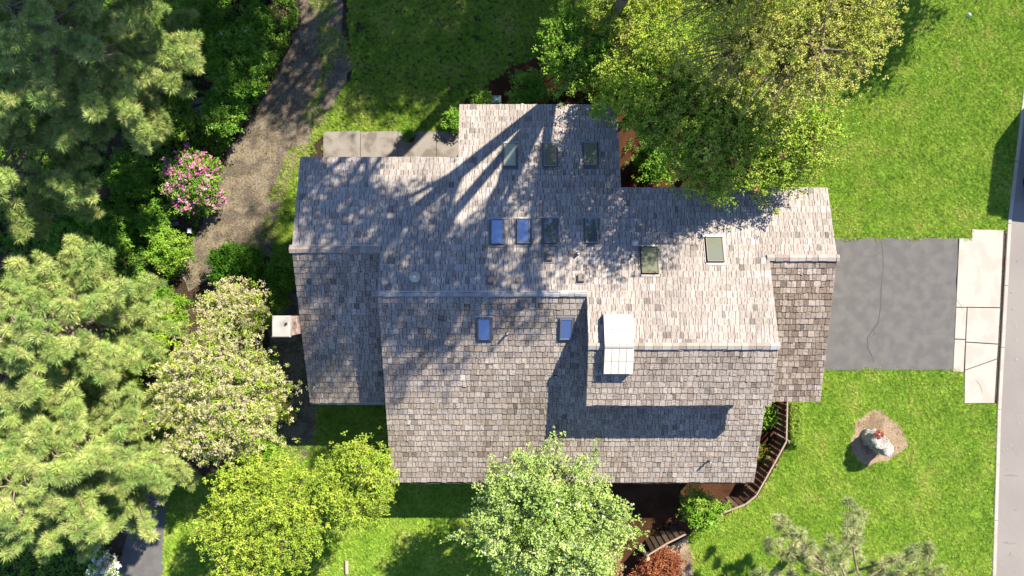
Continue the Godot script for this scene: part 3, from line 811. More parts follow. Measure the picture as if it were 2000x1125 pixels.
func build_grounds():
	var big := Mesher.new()
	big.face(Vector3(-150, -0.012, -150), Vector3(150, -0.012, -150), Vector3(150, -0.012, 150), Vector3(-150, -0.012, 150), Vector3.UP, Color.WHITE)
	structure("ground", "dark brown leaf-strewn soil under the trees and shrubs", "ground", big.mesh(), M.soil)
	# lawns
	var l1 := [[1080, -250], [2064, -250], [2015, 60], [1999, 194], [1970, 437], [1966, 449], [1898, 447], [1898, 465], [1600, 465], [1560, 420], [1440, 380], [1430, 270], [1500, 150], [1300, 60], [1130, 60]]
	var l2 := [[1560, 722], [1862, 722], [1884, 727], [1884, 788], [1950, 788], [1940, 1125], [1932, 1400], [1352, 1400], [1352, 1085], [1341, 1046], [1412, 1006], [1478, 970], [1538, 868], [1541, 780]]
	var l3 := [[655, -250], [1080, -250], [1130, 60], [1060, 110], [1000, 135], [905, 200], [895, 257], [632, 260], [585, 310], [590, 500], [530, 500], [545, 400], [600, 285], [690, 140]]
	var l4 := [[620, 770], [755, 770], [770, 900], [1180, 900], [1190, 1080], [1225, 1130], [1225, 1400], [300, 1400], [318, 1050], [330, 960], [400, 930], [560, 872], [612, 868]]
	var lawns := [[l1, "bright green front lawn between the street and the driveway's upper edge", 11], [l2, "bright green front lawn round the boulder below the driveway", 12], [l3, "shaded back lawn beside the concrete patio", 13], [l4, "side lawn under the yellow-green trees behind the low eave", 14]]
	var polys := []
	for k in lawns:
		var p := ragged(k[0], 0.0, k[2], 0.03); polys.append(p)
		structure("lawn", k[1], "lawn", sheet(p, 0.0), M.turf)
	# dirt path, bare soil, beds
	var path := ragged([[560, -250], [655, -250], [672, 60], [690, 130], [650, 215], [612, 285], [560, 390], [535, 500], [440, 525], [370, 570], [352, 535], [395, 440], [445, 300], [535, 160], [590, 40]], 0.0, 21, 0.06)
	structure("path", "wide bare dirt path with straw patches beside the back lawn", "path", sheet(path, 0.006), M.path)
	var side := ragged([[530, 500], [590, 500], [620, 770], [622, 800], [618, 872], [598, 905], [545, 905], [530, 800], [520, 560]], 0.0, 22, 0.05)
	structure("side_path", "shaded brown dirt strip along the chimney wall", "path", sheet(side, 0.008), M.path)
	var bed := ragged([[1060, 105], [1130, 55], [1300, 60], [1500, 150], [1432, 270], [1442, 385], [1180, 420], [1180, 230], [900, 260], [905, 198], [1000, 132]], 0.0, 23, 0.05)
	structure("mulch_bed", "red-brown mulch bed under the trees by the upper eave", "mulch bed", sheet(bed, 0.007), M.mulch)
	var bed2 := ragged([[1180, 880], [1480, 770], [1543, 772], [1539, 868], [1479, 971], [1413, 1008], [1342, 1048], [1264, 1092], [1228, 1130], [1228, 1400], [1170, 1400], [1190, 1080]], 0.0, 24, 0.02)
	structure("shade_bed", "dark mulch bed between the wooden fence and the low eave", "mulch bed", sheet(bed2, 0.009), M.mulch)
	var tan := ragged([[1264, 1092], [1342, 1048], [1352, 1085], [1356, 1125], [1352, 1400], [1236, 1400], [1236, 1125]], 0.0, 25, 0.03)
	structure("bare_patch", "tan bare soil below the red maple and wooden fence", "soil", sheet(tan, 0.012), M.bare)
	var ring := []
	for i in 26:
		var a := TAU * i / 26.0; var k := 1.0 + 0.09 * sin(a * 3.0 + 1.0) + 0.05 * sin(a * 7.0)
		ring.append([1713 + 54 * k * cos(a), 857 + 51 * k * sin(a)])
	var round := ragged(ring, 0.0, 26, 0.035)
	structure("soil_ring", "round tan patch of bare soil under the boulder", "soil", sheet(round, 0.010), M.bare)
	# paved pieces
	var drive := ragged([[1480, 465], [1871, 465], [1866, 600], [1861, 723], [1480, 723]], 0.0, 27, 0.012)
	structure("driveway", "grey asphalt driveway with a long sealed crack", "driveway", sheet(drive, 0.02, 0.05), M.asphalt)
	var walk := flat_poly([[300, 940], [328, 955], [320, 1060], [311, 1400], [205, 1400], [236, 1090], [262, 1000]])
	structure("asphalt_path", "narrow dark asphalt path beside the lilac", "path", sheet(walk, 0.015, 0.04), M.asphalt)
	var edge := [[2060, -250], [2012, 60], [1996, 194], [1967, 437], [1947, 800], [1937, 1125], [1929, 1400]]
	var road := []
	for p in edge: road.append([p[0] + 8, p[1]])
	road.append([3600, 1400]); road.append([3600, -250])
	structure("street", "pale grey asphalt street along the front lawn", "street", sheet(flat_poly(road), -0.002), M.street)
	# kerb stones of cast concrete
	var kerb := thing("kerb", "whitish concrete kerb along the street edge", "kerb")
	kerb.set_meta("kind", "structure")
	for i in edge.size() - 1:
		var a := P(edge[i][0], edge[i][1]); var b := P(edge[i + 1][0], edge[i + 1][1])
		var n := maxi(1, int(a.distance_to(b) / 2.4))
		for k in n:
			var p := a.lerp(b, float(k) / n); var q := a.lerp(b, float(k + 1) / n)
			var d := (q - p).normalized(); var s := Vector3(-d.z, 0, d.x)
			if s.x < 0: s = -s
			var m := Mesher.new(); var w := 0.17
			m.soft_box((p + q) * 0.5 + s * w * 0.5 + Vector3(0, 0.005, 0), Vector3(p.distance_to(q) - 0.012, 0.09, w), 0.02, Color(1.15, 1.15, 1.15), Basis(d, Vector3.UP, d.cross(Vector3.UP)))
			put("kerb_stone", m.mesh(), M.concrete, kerb)
	# concrete apron slabs between driveway and street
	var apron := thing("apron", "cracked pale concrete driveway apron beside the street", "pavement"); apron.set_meta("kind", "structure")
	for k in [[[1873, 466], [1898, 466], [1898, 448], [1959, 450], [1952, 600], [1867, 599]], [[1867, 601], [1887, 601], [1884, 662], [1864, 661]], [[1864, 663], [1884, 664], [1881, 726], [1861, 725]], [[1889, 601], [1952, 602], [1948, 671], [1886, 667]], [[1886, 669], [1948, 673], [1946, 700], [1884, 722]], [[1884, 724], [1946, 702], [1941, 787], [1883, 787]]]:
		put("slab", sheet(flat_poly(k), 0.035, 0.08), M.concrete, apron)
	# concrete patio slabs beside the back lawn
	var patio := thing("patio", "row of grey concrete patio slabs along the upper wall", "patio"); patio.set_meta("kind", "structure")
	for k in [[632, 704], [705, 777], [778, 852], [853, 930]]:
		put("slab", sheet(flat_poly([[k[0], 258], [k[1], 256], [k[1], 330], [k[0], 330]]), 0.045, 0.08), M.slab, patio)
	# the crack in the driveway, filled with darker tar
	var crack := Mesher.new(); var rc := rng(5)
	for line in [[[1720, 467], [1724, 490], [1725, 520], [1721, 560], [1720, 600], [1715, 630], [1704, 645], [1694, 660], [1695, 680], [1703, 695], [1707, 708]], [[1706, 642], [1708, 652], [1700, 660], [1694, 662]], [[1720, 493], [1708, 500], [1690, 501]]]:
		for i in line.size() - 1:
			var a := P(line[i][0], line[i][1], 0.02); var b := P(line[i + 1][0], line[i + 1][1], 0.02)
			var d := (b - a).normalized(); var s := Vector3(-d.z, 0, d.x) * ((0.022 if line.size() > 4 else 0.012) * rc.randf_range(0.6, 1.3))
			crack.face(a - s - d * 0.02 + Vector3(0, 0.004, 0), a + s - d * 0.02 + Vector3(0, 0.004, 0), b + s + Vector3(0, 0.004, 0), b - s + Vector3(0, 0.004, 0), Vector3.UP, Color(0.085, 0.078, 0.068))
	for line in [[[1962, 930], [1975, 928], [1990, 931]], [[1960, 1060], [1972, 1063], [1985, 1061]], [[1905, 742], [1914, 752], [1919, 768]], [[1869, 585], [1877, 597], [1880, 606]], [[1970, 300], [1985, 320], [2000, 318]]]:
		for i in line.size() - 1:
			var a := P(line[i][0], line[i][1], 0.035); var b := P(line[i + 1][0], line[i + 1][1], 0.035)
			var d := (b - a).normalized(); var s := Vector3(-d.z, 0, d.x) * 0.007
			var y := Vector3(0, 0.004 if line[0][0] < 1950 else -0.033, 0)
			crack.face(a - s + y, a + s + y, b + s + y, b - s + y, Vector3.UP, Color(0.12, 0.105, 0.09))
	structure("sealed_crack", "dark cracks winding across the asphalt driveway and apron", "crack", crack.mesh(), M.tint)
	# grass: stuff that nobody could count
	var patch := FastNoiseLite.new(); patch.seed = 8; patch.frequency = 0.55; patch.fractal_octaves = 4
	var green := [Color(0.21, 0.40, 0.04), Color(0.29, 0.48, 0.05), Color(0.37, 0.54, 0.07), Color(0.50, 0.57, 0.13)]
	var walkpoly := flat_poly([[300, 940], [328, 955], [320, 1060], [311, 1400], [205, 1400], [236, 1090], [262, 1000]])
	var house_in := flat_poly([[640, 330], [1240, 330], [1240, 400], [1580, 400], [1560, 760], [1440, 880], [800, 880], [790, 760], [640, 760]])
	var pave := flat_poly([[1600, 466], [1898, 466], [1898, 448], [1962, 448], [1946, 788], [1884, 788], [1884, 724], [1600, 722]])
	for i in 4:
		var buf := PackedFloat32Array()
		scatter(polys[i], 330.0, 60 + i, buf, green, 1.0, 0.0, 0.3, patch, -0.55, [round, house_in, bed, bed2, tan, pave, walkpoly])
		var o := copies("grass", tuft, M.blade, buf)
		tag(o, ["short bright grass blades of the lawn along the street, above the driveway", "short bright grass blades of the lawn round the boulder", "short grass blades of the shaded back lawn by the patio", "short grass blades of the side lawn under the yellow-green trees"][i], "grass", "", "stuff")
	var fringe := PackedFloat32Array()
	var margin := flat_poly([[640, -40], [700, 140], [640, 270], [590, 380], [560, 520], [500, 520], [520, 400], [570, 280], [630, 140], [600, -40]])
	scatter(margin, 200.0, 65, fringe, green, 0.95, 0.006, 0.4, patch, -0.06, [house_in])
	var verge := flat_poly([[1590, 716], [1866, 719], [1884, 728], [1590, 734]])
	scatter(verge, 150.0, 66, fringe, green, 0.9, 0.022, 0.4, patch, 0.05)
	var verge2 := flat_poly([[1600, 458], [1898, 460], [1898, 470], [1600, 471]])
	scatter(verge2, 200.0, 67, fringe, green, 0.9, 0.022, 0.4, patch, 0.02)
	tag(copies("grass", tuft, M.blade, fringe), "ragged grass fringe creeping over the edges of path and driveway", "grass", "", "stuff")
	var straw := PackedFloat32Array()
	scatter(path, 60.0, 71, straw, [Color(0.10, 0.11, 0.03), Color(0.30, 0.25, 0.12), Color(0.42, 0.36, 0.19)], 0.8, 0.006, 0.5, patch, 0.06)
	scatter(round, 25.0, 72, straw, [Color(0.2, 0.2, 0.06), Color(0.40, 0.34, 0.18)], 0.7, 0.01, 0.5)
	tag(copies("straw", tuft, M.blade, straw), "dry straw-coloured grass scattered over the dirt path", "dry grass", "", "stuff")
	var litter := PackedFloat32Array(); var rl := rng(88)
	for i in 1500:
		var q := P(rl.randf_range(1610, 1990), rl.randf_range(10, 1115)) if rl.randf() < 0.75 else P(rl.randf_range(400, 760), rl.randf_range(0, 900))
		if Geometry2D.is_point_in_polygon(Vector2(q.x, q.z), pave): continue
		push(litter, turned(rl, rl.randf_range(0.35, 0.9), 0.4), q + Vector3(0, 0.052, 0), vary(rl, [Color(0.45, 0.38, 0.20), Color(0.30, 0.20, 0.10), Color(0.55, 0.52, 0.30)], 0.2))
	var one := Mesher.new(); one.tri(Vector3(-0.02, 0, -0.03), Vector3(0.02, 0.004, -0.02), Vector3(0.005, 0.008, 0.035), Color.WHITE); one.tri(Vector3(-0.02, 0, -0.03), Vector3(0.005, 0.008, 0.035), Vector3(-0.025, 0.004, 0.01), Color.WHITE)
	tag(copies("leaf_litter", one.mesh(), M.leaf, litter), "fallen dry leaves scattered over lawn, driveway and street", "leaf litter", "", "stuff")
	# leafy ground cover below the pines and shrubs
	var cover := PackedFloat32Array()
	var wood := flat_poly([[-60, -60], [560, -60], [585, 40], [530, 160], [440, 300], [390, 440], [345, 540], [250, 620], [300, 930], [225, 1000], [190, 1200], [-60, 1200]])
	var pn := FastNoiseLite.new(); pn.seed = 4; pn.frequency = 0.2
	scatter(wood, 60.0, 73, cover, [Color(0.09, 0.22, 0.02), Color(0.14, 0.29, 0.03), Color(0.20, 0.36, 0.04)], 1.0, 0.12, 0.5, pn, -0.3)
	var by := flat_poly([[1090, 120], [1300, 70], [1430, 270], [1430, 350], [1225, 350], [1215, 210], [960, 200]])
	scatter(by, 10.0, 74, cover, [Color(0.08, 0.20, 0.02), Color(0.14, 0.28, 0.035)], 0.9, 0.12, 0.5, pn, 0.0)
	tag(copies("ground_cover", leaf_small, M.leaf, cover), "low dark green leafy ground cover beneath the pines and shrubs", "ground cover", "", "stuff")

func build_yard():
	# boulder with a red plant on top
	var br := thing("boulder", "pale grey boulder with a steep dark side on the lawn", "boulder", P(1702, 861))
	var m := Mesher.new(); var nz := FastNoiseLite.new(); nz.seed = 3; nz.frequency = 1.6
	var rings := 14; var segs := 30; var pt := []
	for i in rings + 1:
		var row := []
		for k in segs:
			var a := TAU * k / segs; var t := float(i) / rings
			var d := Vector2(cos(a), sin(a))
			# an oval block whose long side faces down-left, top sloping up towards that side
			var along := d.dot(Vector2(0.72, 0.70)); var across := d.dot(Vector2(0.70, -0.72))
			var rr := 1.0 / sqrt(pow(along / 0.58, 2) + pow(across / (0.44 if across > 0 else 0.30), 2))
			var hgt := 0.98 - 0.30 * clampf(across, -1, 1)
			var q := Vector3(d.x * rr, -0.1 + (hgt + 0.1) * minf(t * 1.35, 1.0), d.y * rr)
			if t > 0.74: q = Vector3(q.x * (1.0 - (t - 0.74) / 0.26), hgt + 0.06 * (t - 0.74), q.z * (1.0 - (t - 0.74) / 0.26))
			elif across > -0.2: q *= Vector3(1.10 - 0.22 * t, 1, 1.10 - 0.22 * t)
			var j := (nz.get_noise_3dv(q * 2.2) * 0.16 + nz.get_noise_3dv(q * 6.0) * 0.06) * (1.0 if t < 0.74 else (1.0 - t) * 3.8)
			row.append(q + Vector3(d.x * j, j * 0.35, d.y * j))
		pt.append(row)
	for i in rings:
		for k in segs:
			var l := (k + 1) % segs
			var out: Vector3 = (pt[i][k] + pt[i + 1][l]) * 0.5 - Vector3(0, 0.2, 0)
			m.face(pt[i][k], pt[i][l], pt[i + 1][l], pt[i + 1][k], out, Color.WHITE)
	put("stone", m.mesh(), M.rock, br)
	var sd := thing("sedum", "small rusty red succulent growing on top of the boulder", "plant", P(1716, 848, 0.93))
	var f := PackedFloat32Array(); var r := rng(12)
	for i in 90:
		var a := r.randf() * TAU; var q := sqrt(r.randf()) * 0.19
		push(f, turned(r, r.randf_range(0.25, 0.45)), Vector3(cos(a) * q, 0.02 + r.randf() * 0.04, sin(a) * q), vary(r, [Color(0.42, 0.09, 0.045), Color(0.55, 0.16, 0.08), Color(0.30, 0.07, 0.04)]))
	copies("foliage", leaf_small, M.leaf, f, sd)
	# wooden fence of upright boards, in two runs
	for run in [["curved brown board fence beside the hedge and the low eave", [[1538, 780], [1536, 862], [1512, 906], [1477, 968], [1456, 985], [1409, 1003]]], ["short brown board fence beside the red maple and tan soil", [[1340, 1043], [1300, 1063], [1263, 1086]]]]:
		var pts := []
		for p in run[1]: pts.append(P(p[0], p[1], 1.45) * Vector3(1, 0, 1))
		var fe := thing("board_fence", run[0], "fence", pts[0], "brown board fences")
		var rf := rng(40)
		for i in pts.size() - 1:
			var a: Vector3 = pts[i] - pts[0]; var b: Vector3 = pts[i + 1] - pts[0]
			var d := (b - a).normalized(); var s := Vector3(-d.z, 0, d.x); var len := a.distance_to(b)
			var bs := Basis(d, Vector3.UP, d.cross(Vector3.UP))
			var n := int(len / 0.235)
			for k in n:
				var q := Mesher.new(); var hh := 1.4 + rf.randf_range(-0.02, 0.03)
				var c := vary(rf, [Color(0.11, 0.065, 0.042), Color(0.15, 0.095, 0.062), Color(0.20, 0.14, 0.10)], 0.12)
				q.soft_box(Vector3(0, hh * 0.5, 0), Vector3(0.175, hh, 0.025), 0.006, c, bs)
				put("board", q.mesh(), M.wood, fe).position = a + d * (0.235 * (k + 0.5))
			for y in [0.3, 1.15]:
				var q := Mesher.new(); q.box((a + b) * 0.5 + Vector3(0, y, 0) - s * 0.04, Vector3(len, 0.085, 0.04), Color(0.13, 0.085, 0.06), bs); put("rail", q.mesh(), M.wood, fe)
			var cp := Mesher.new(); cp.soft_box((a + b) * 0.5 + Vector3(0, 1.455, 0), Vector3(len, 0.03, 0.07), 0.008, Color(0.42, 0.33, 0.24), bs); put("cap_rail", cp.mesh(), M.wood, fe)
			var po := Mesher.new(); po.soft_box(b + Vector3(0, 0.76, 0) - s * 0.09, Vector3(0.09, 1.52, 0.09), 0.015, Color(0.28, 0.22, 0.17), bs); put("post", po.mesh(), M.wood, fe)
	# clipped hedge strip along the fence
	var hg := thing("hedge", "low clipped light green hedge along the curved fence", "hedge", P(1551, 825)); var hb := PackedFloat32Array(); var rh := rng(9)
	for i in 900:
		var q := P(1551 + rh.randf_range(-13, 11), 825 + rh.randf_range(-42, 40)) - P(1551, 825)
		push(hb, turned(rh, rh.randf_range(0.35, 0.6)), q + Vector3(0, rh.randf_range(0.1, 0.42), 0), vary(rh, [Color(0.26, 0.42, 0.05), Color(0.34, 0.48, 0.07)], 0.15))
	copies("foliage", leaf_small, M.leaf, hb, hg)
	# utility box, pot, and other small things
	var ub := thing("utility_box", "small green metal utility box behind the upper eave", "utility box", P(969, 194, 0.5) * Vector3(1, 0, 1))
	var u := Mesher.new(); u.soft_box(Vector3(0, 0.24, 0), Vector3(0.40, 0.48, 0.30), 0.02, Color(0.10, 0.20, 0.17)); put("body", u.mesh(), M.paint, ub)
	u = Mesher.new(); u.soft_box(Vector3(0, 0.505, 0), Vector3(0.44, 0.05, 0.34), 0.015, Color(0.13, 0.25, 0.21)); put("lid", u.mesh(), M.paint, ub)
	var pot := thing("planter", "round dark flower pot standing on the patio slabs", "planter", P(800, 268, 0.3) * Vector3(1, 0, 1) + Vector3(0, 0.045, 0))
	u = Mesher.new(); u.tube([Vector3(0, 0, 0), Vector3(0, 0.36, 0), Vector3(0, 0.38, 0), Vector3(0, 0.34, 0)], [0.17, 0.25, 0.23, 0.21], 20, Color(0.07, 0.09, 0.07)); put("pot", u.mesh(), M.paint, pot)
	u = Mesher.new(); u.tube([Vector3(0, 0.3, 0), Vector3(0, 0.335, 0)], [0.21, 0.2], 20, Color(0.04, 0.03, 0.02)); put("soil", u.mesh(), M.tint, pot)
	var pl := thing("potted_plant", "leafy green plant growing in the patio pot", "plant", pot.position + Vector3(0, 0.34, 0)); var pb := PackedFloat32Array(); var rp := rng(15)
	for i in 70:
		push(pb, turned(rp, rp.randf_range(0.6, 1.0)), gauss(rp, 0.13) + Vector3(-0.05, 0.16, -0.12), vary(rp, [Color(0.09, 0.22, 0.02), Color(0.16, 0.32, 0.03)]))
	copies("foliage", leaf_small, M.leaf, pb, pl)
	var wb := thing("path_light", "small white path light at the end of the dirt path", "light", P(377, 452)); u = Mesher.new()
	u.tube([Vector3(0, -0.05, 0), Vector3(0, 0.32, 0)], [0.02, 0.02], 8, Color(0.2, 0.2, 0.2)); put("stake", u.mesh(), M.paint, wb); u = Mesher.new(); u.soft_box(Vector3(0, 0.36, 0), Vector3(0.17, 0.08, 0.22), 0.02, Color(0.75, 0.76, 0.76)); put("head", u.mesh(), M.paint, wb)
	var sp := thing("white_stone", "small white stone lying in the lawn near the street", "stone", P(1891, 30)); u = Mesher.new()
	var rs := rng(23)
	u.tube([Vector3(0, -0.02, 0), Vector3(0.01, 0.03, 0), Vector3(0, 0.08, 0.01), Vector3(0, 0.10, 0)], [0.10, 0.11, 0.08, 0.02], 7, Color(0.75, 0.74, 0.72)); put("stone", u.mesh(), M.tint, sp)
	var lg := thing("log_edging", "weathered pale log end standing in the side lawn", "log", P(677, 1106)); u = Mesher.new()
	u.tube([Vector3(0, 0.06, -0.28), Vector3(0.01, 0.06, 0), Vector3(0.02, 0.055, 0.30)], [0.075, 0.085, 0.08], 9, Color(0.55, 0.47, 0.38)); put("log", u.mesh(), M.bark, lg)
	# stone steps half hidden in the planting
	for k in [["grey stone steps between the pines and the cream-flowered tree", 277, 596, 5, 0.0], ["grey stone steps beneath the pink rhododendron", 331, 418, 4, 0.25], ["grey stone steps among the shaded shrubs beside the dirt path", 396, 214, 4, 0.35]]:
		var st := thing("stone_steps", k[0], "steps", P(k[1], k[2]), "stone steps in the planting"); st.rotation.y = k[4]
		for i in k[3]:
			var q := Mesher.new(); q.soft_box(Vector3(0, 0.06 + i * 0.06, (2 - i) * 0.24), Vector3(0.62 + 0.06 * (i % 2), 0.16 + i * 0.12, 0.19), 0.025, Color(0.8, 0.8, 0.82)); put("step", q.mesh(), M.rock, st)
	# stacked log under the upper tree is left to the shade; wire fence post beside the red maple
	var gp := thing("fence_post", "round pale timber post at the end of the short fence", "post", P(1263, 1086, 1.2) * Vector3(1, 0, 1)); u = Mesher.new()
	u.tube([Vector3(0, -0.1, 0), Vector3(0, 1.5, 0), Vector3(0, 1.53, 0)], [0.09, 0.085, 0.07], 12, Color(0.52, 0.42, 0.28)); put("post", u.mesh(), M.bark, gp)
	build_van()

func build_van():
	var v := thing("parked_van", "pale grey-blue van parked at the street kerb", "van", P(2048, 292)); v.rotation.y = deg_to_rad(-6.5)
	# own axes: z towards the bonnet, x across
	var w := 0.93; var paint := Color(0.50, 0.56, 0.62)
	var prof := [[-2.2, 0.35], [-2.25, 0.8], [-2.15, 2.3], [-1.95, 2.42], [0.75, 2.42], [1.0, 2.32], [1.65, 1.35], [2.2, 1.18], [2.35, 0.85], [2.35, 0.4]]
	var b := Mesher.new()
	for i in prof.size() - 1:
		var p = prof[i]; var q = prof[i + 1]
		var k0: float = w if p[1] < 1.4 else w - (p[1] - 1.4) * 0.09; var k1: float = w if q[1] < 1.4 else w - (q[1] - 1.4) * 0.09
		var out := Vector3(0, q[0] - p[0], -(q[1] - p[1]))
		b.face(Vector3(-k0, p[1], p[0]), Vector3(k0, p[1], p[0]), Vector3(k1, q[1], q[0]), Vector3(-k1, q[1], q[0]), out, paint)
	for s in [-1, 1]:
		for i in prof.size() - 1:
			var p = prof[i]; var q = prof[i + 1]
			var k0: float = w if p[1] < 1.4 else w - (p[1] - 1.4) * 0.09; var k1: float = w if q[1] < 1.4 else w - (q[1] - 1.4) * 0.09
			var c := Vector3(s * w, 0.9, 0.0)
			var x := Vector3(s * k0, p[1], p[0]); var z := Vector3(s * k1, q[1], q[0])
			if (z - c).cross(x - c).dot(Vector3(s, 0, 0)) < 0: b.tri(c, z, x, paint)
			else: b.tri(c, x, z, paint)
		var c2 := Vector3(s * w, 0.9, 0.0); var x2 := Vector3(s * w, 0.4, 2.35); var z2 := Vector3(s * w, 0.35, -2.2)
		if (z2 - c2).cross(x2 - c2).dot(Vector3(s, 0, 0)) < 0: b.tri(c2, z2, x2, paint)
		else: b.tri(c2, x2, z2, paint)
	b.face(Vector3(-w, 0.35, -2.2), Vector3(w, 0.35, -2.2), Vector3(w, 0.4, 2.35), Vector3(-w, 0.4, 2.35), Vector3.DOWN, Color(0.05, 0.05, 0.05))
	put("body", b.mesh(), M.paint, v)
	for s in [-1, 1]:
		for z in [-1.45, 1.50]:
			var wh := Node3D.new(); wh.name = "wheel"; v.add_child(wh, true); wh.position = Vector3(s * (w - 0.08), 0.35, z)
			var t := Mesher.new(); t.tube([Vector3(-0.11, 0, 0), Vector3(-0.1, 0, 0), Vector3(0.1, 0, 0), Vector3(0.11, 0, 0)], [0.27, 0.35, 0.35, 0.27], 22, Color(0.02, 0.02, 0.02)); put("tyre", t.mesh(), M.tint, wh)
			t = Mesher.new(); t.tube([Vector3(s * 0.06, 0, 0), Vector3(s * 0.115, 0, 0), Vector3(s * 0.13, 0, 0)], [0.2, 0.2, 0.08], 18, Color(0.5, 0.45, 0.42)); put("rim", t.mesh(), M.metal, wh)
		var g := Mesher.new(); g.face(Vector3(s * (w + 0.004), 1.40, -1.9), Vector3(s * (w + 0.004), 1.40, 0.95), Vector3(s * (w - 0.053), 2.08, 0.8), Vector3(s * (w - 0.053), 2.08, -1.9), Vector3(s, 0, 0), Color.WHITE); put("window", g.mesh(), M.dark_glass, v)
		var hl := Mesher.new(); hl.soft_box(Vector3(s * 0.7, 0.92, 2.33), Vector3(0.32, 0.2, 0.1), 0.03, Color(0.8, 0.8, 0.8)); put("headlight", hl.mesh(), M.paint, v)
		var mi := Mesher.new(); mi.soft_box(Vector3(s * (w + 0.12), 1.5, 1.05), Vector3(0.2, 0.22, 0.1), 0.03, Color(0.05, 0.05, 0.05)); put("mirror", mi.mesh(), M.paint, v)
	var ws := Mesher.new(); ws.face(Vector3(-0.8, 2.24, 1.064), Vector3(0.8, 2.24, 1.064), Vector3(0.86, 1.42, 1.614), Vector3(-0.86, 1.42, 1.614), Vector3(0, 0.6, 1), Color.WHITE); put("windscreen", ws.mesh(), M.dark_glass, v)
	var bp := Mesher.new(); bp.soft_box(Vector3(0, 0.5, 2.37), Vector3(w * 2.0, 0.26, 0.16), 0.05, Color(0.45, 0.50, 0.55)); put("bumper", bp.mesh(), M.paint, v)

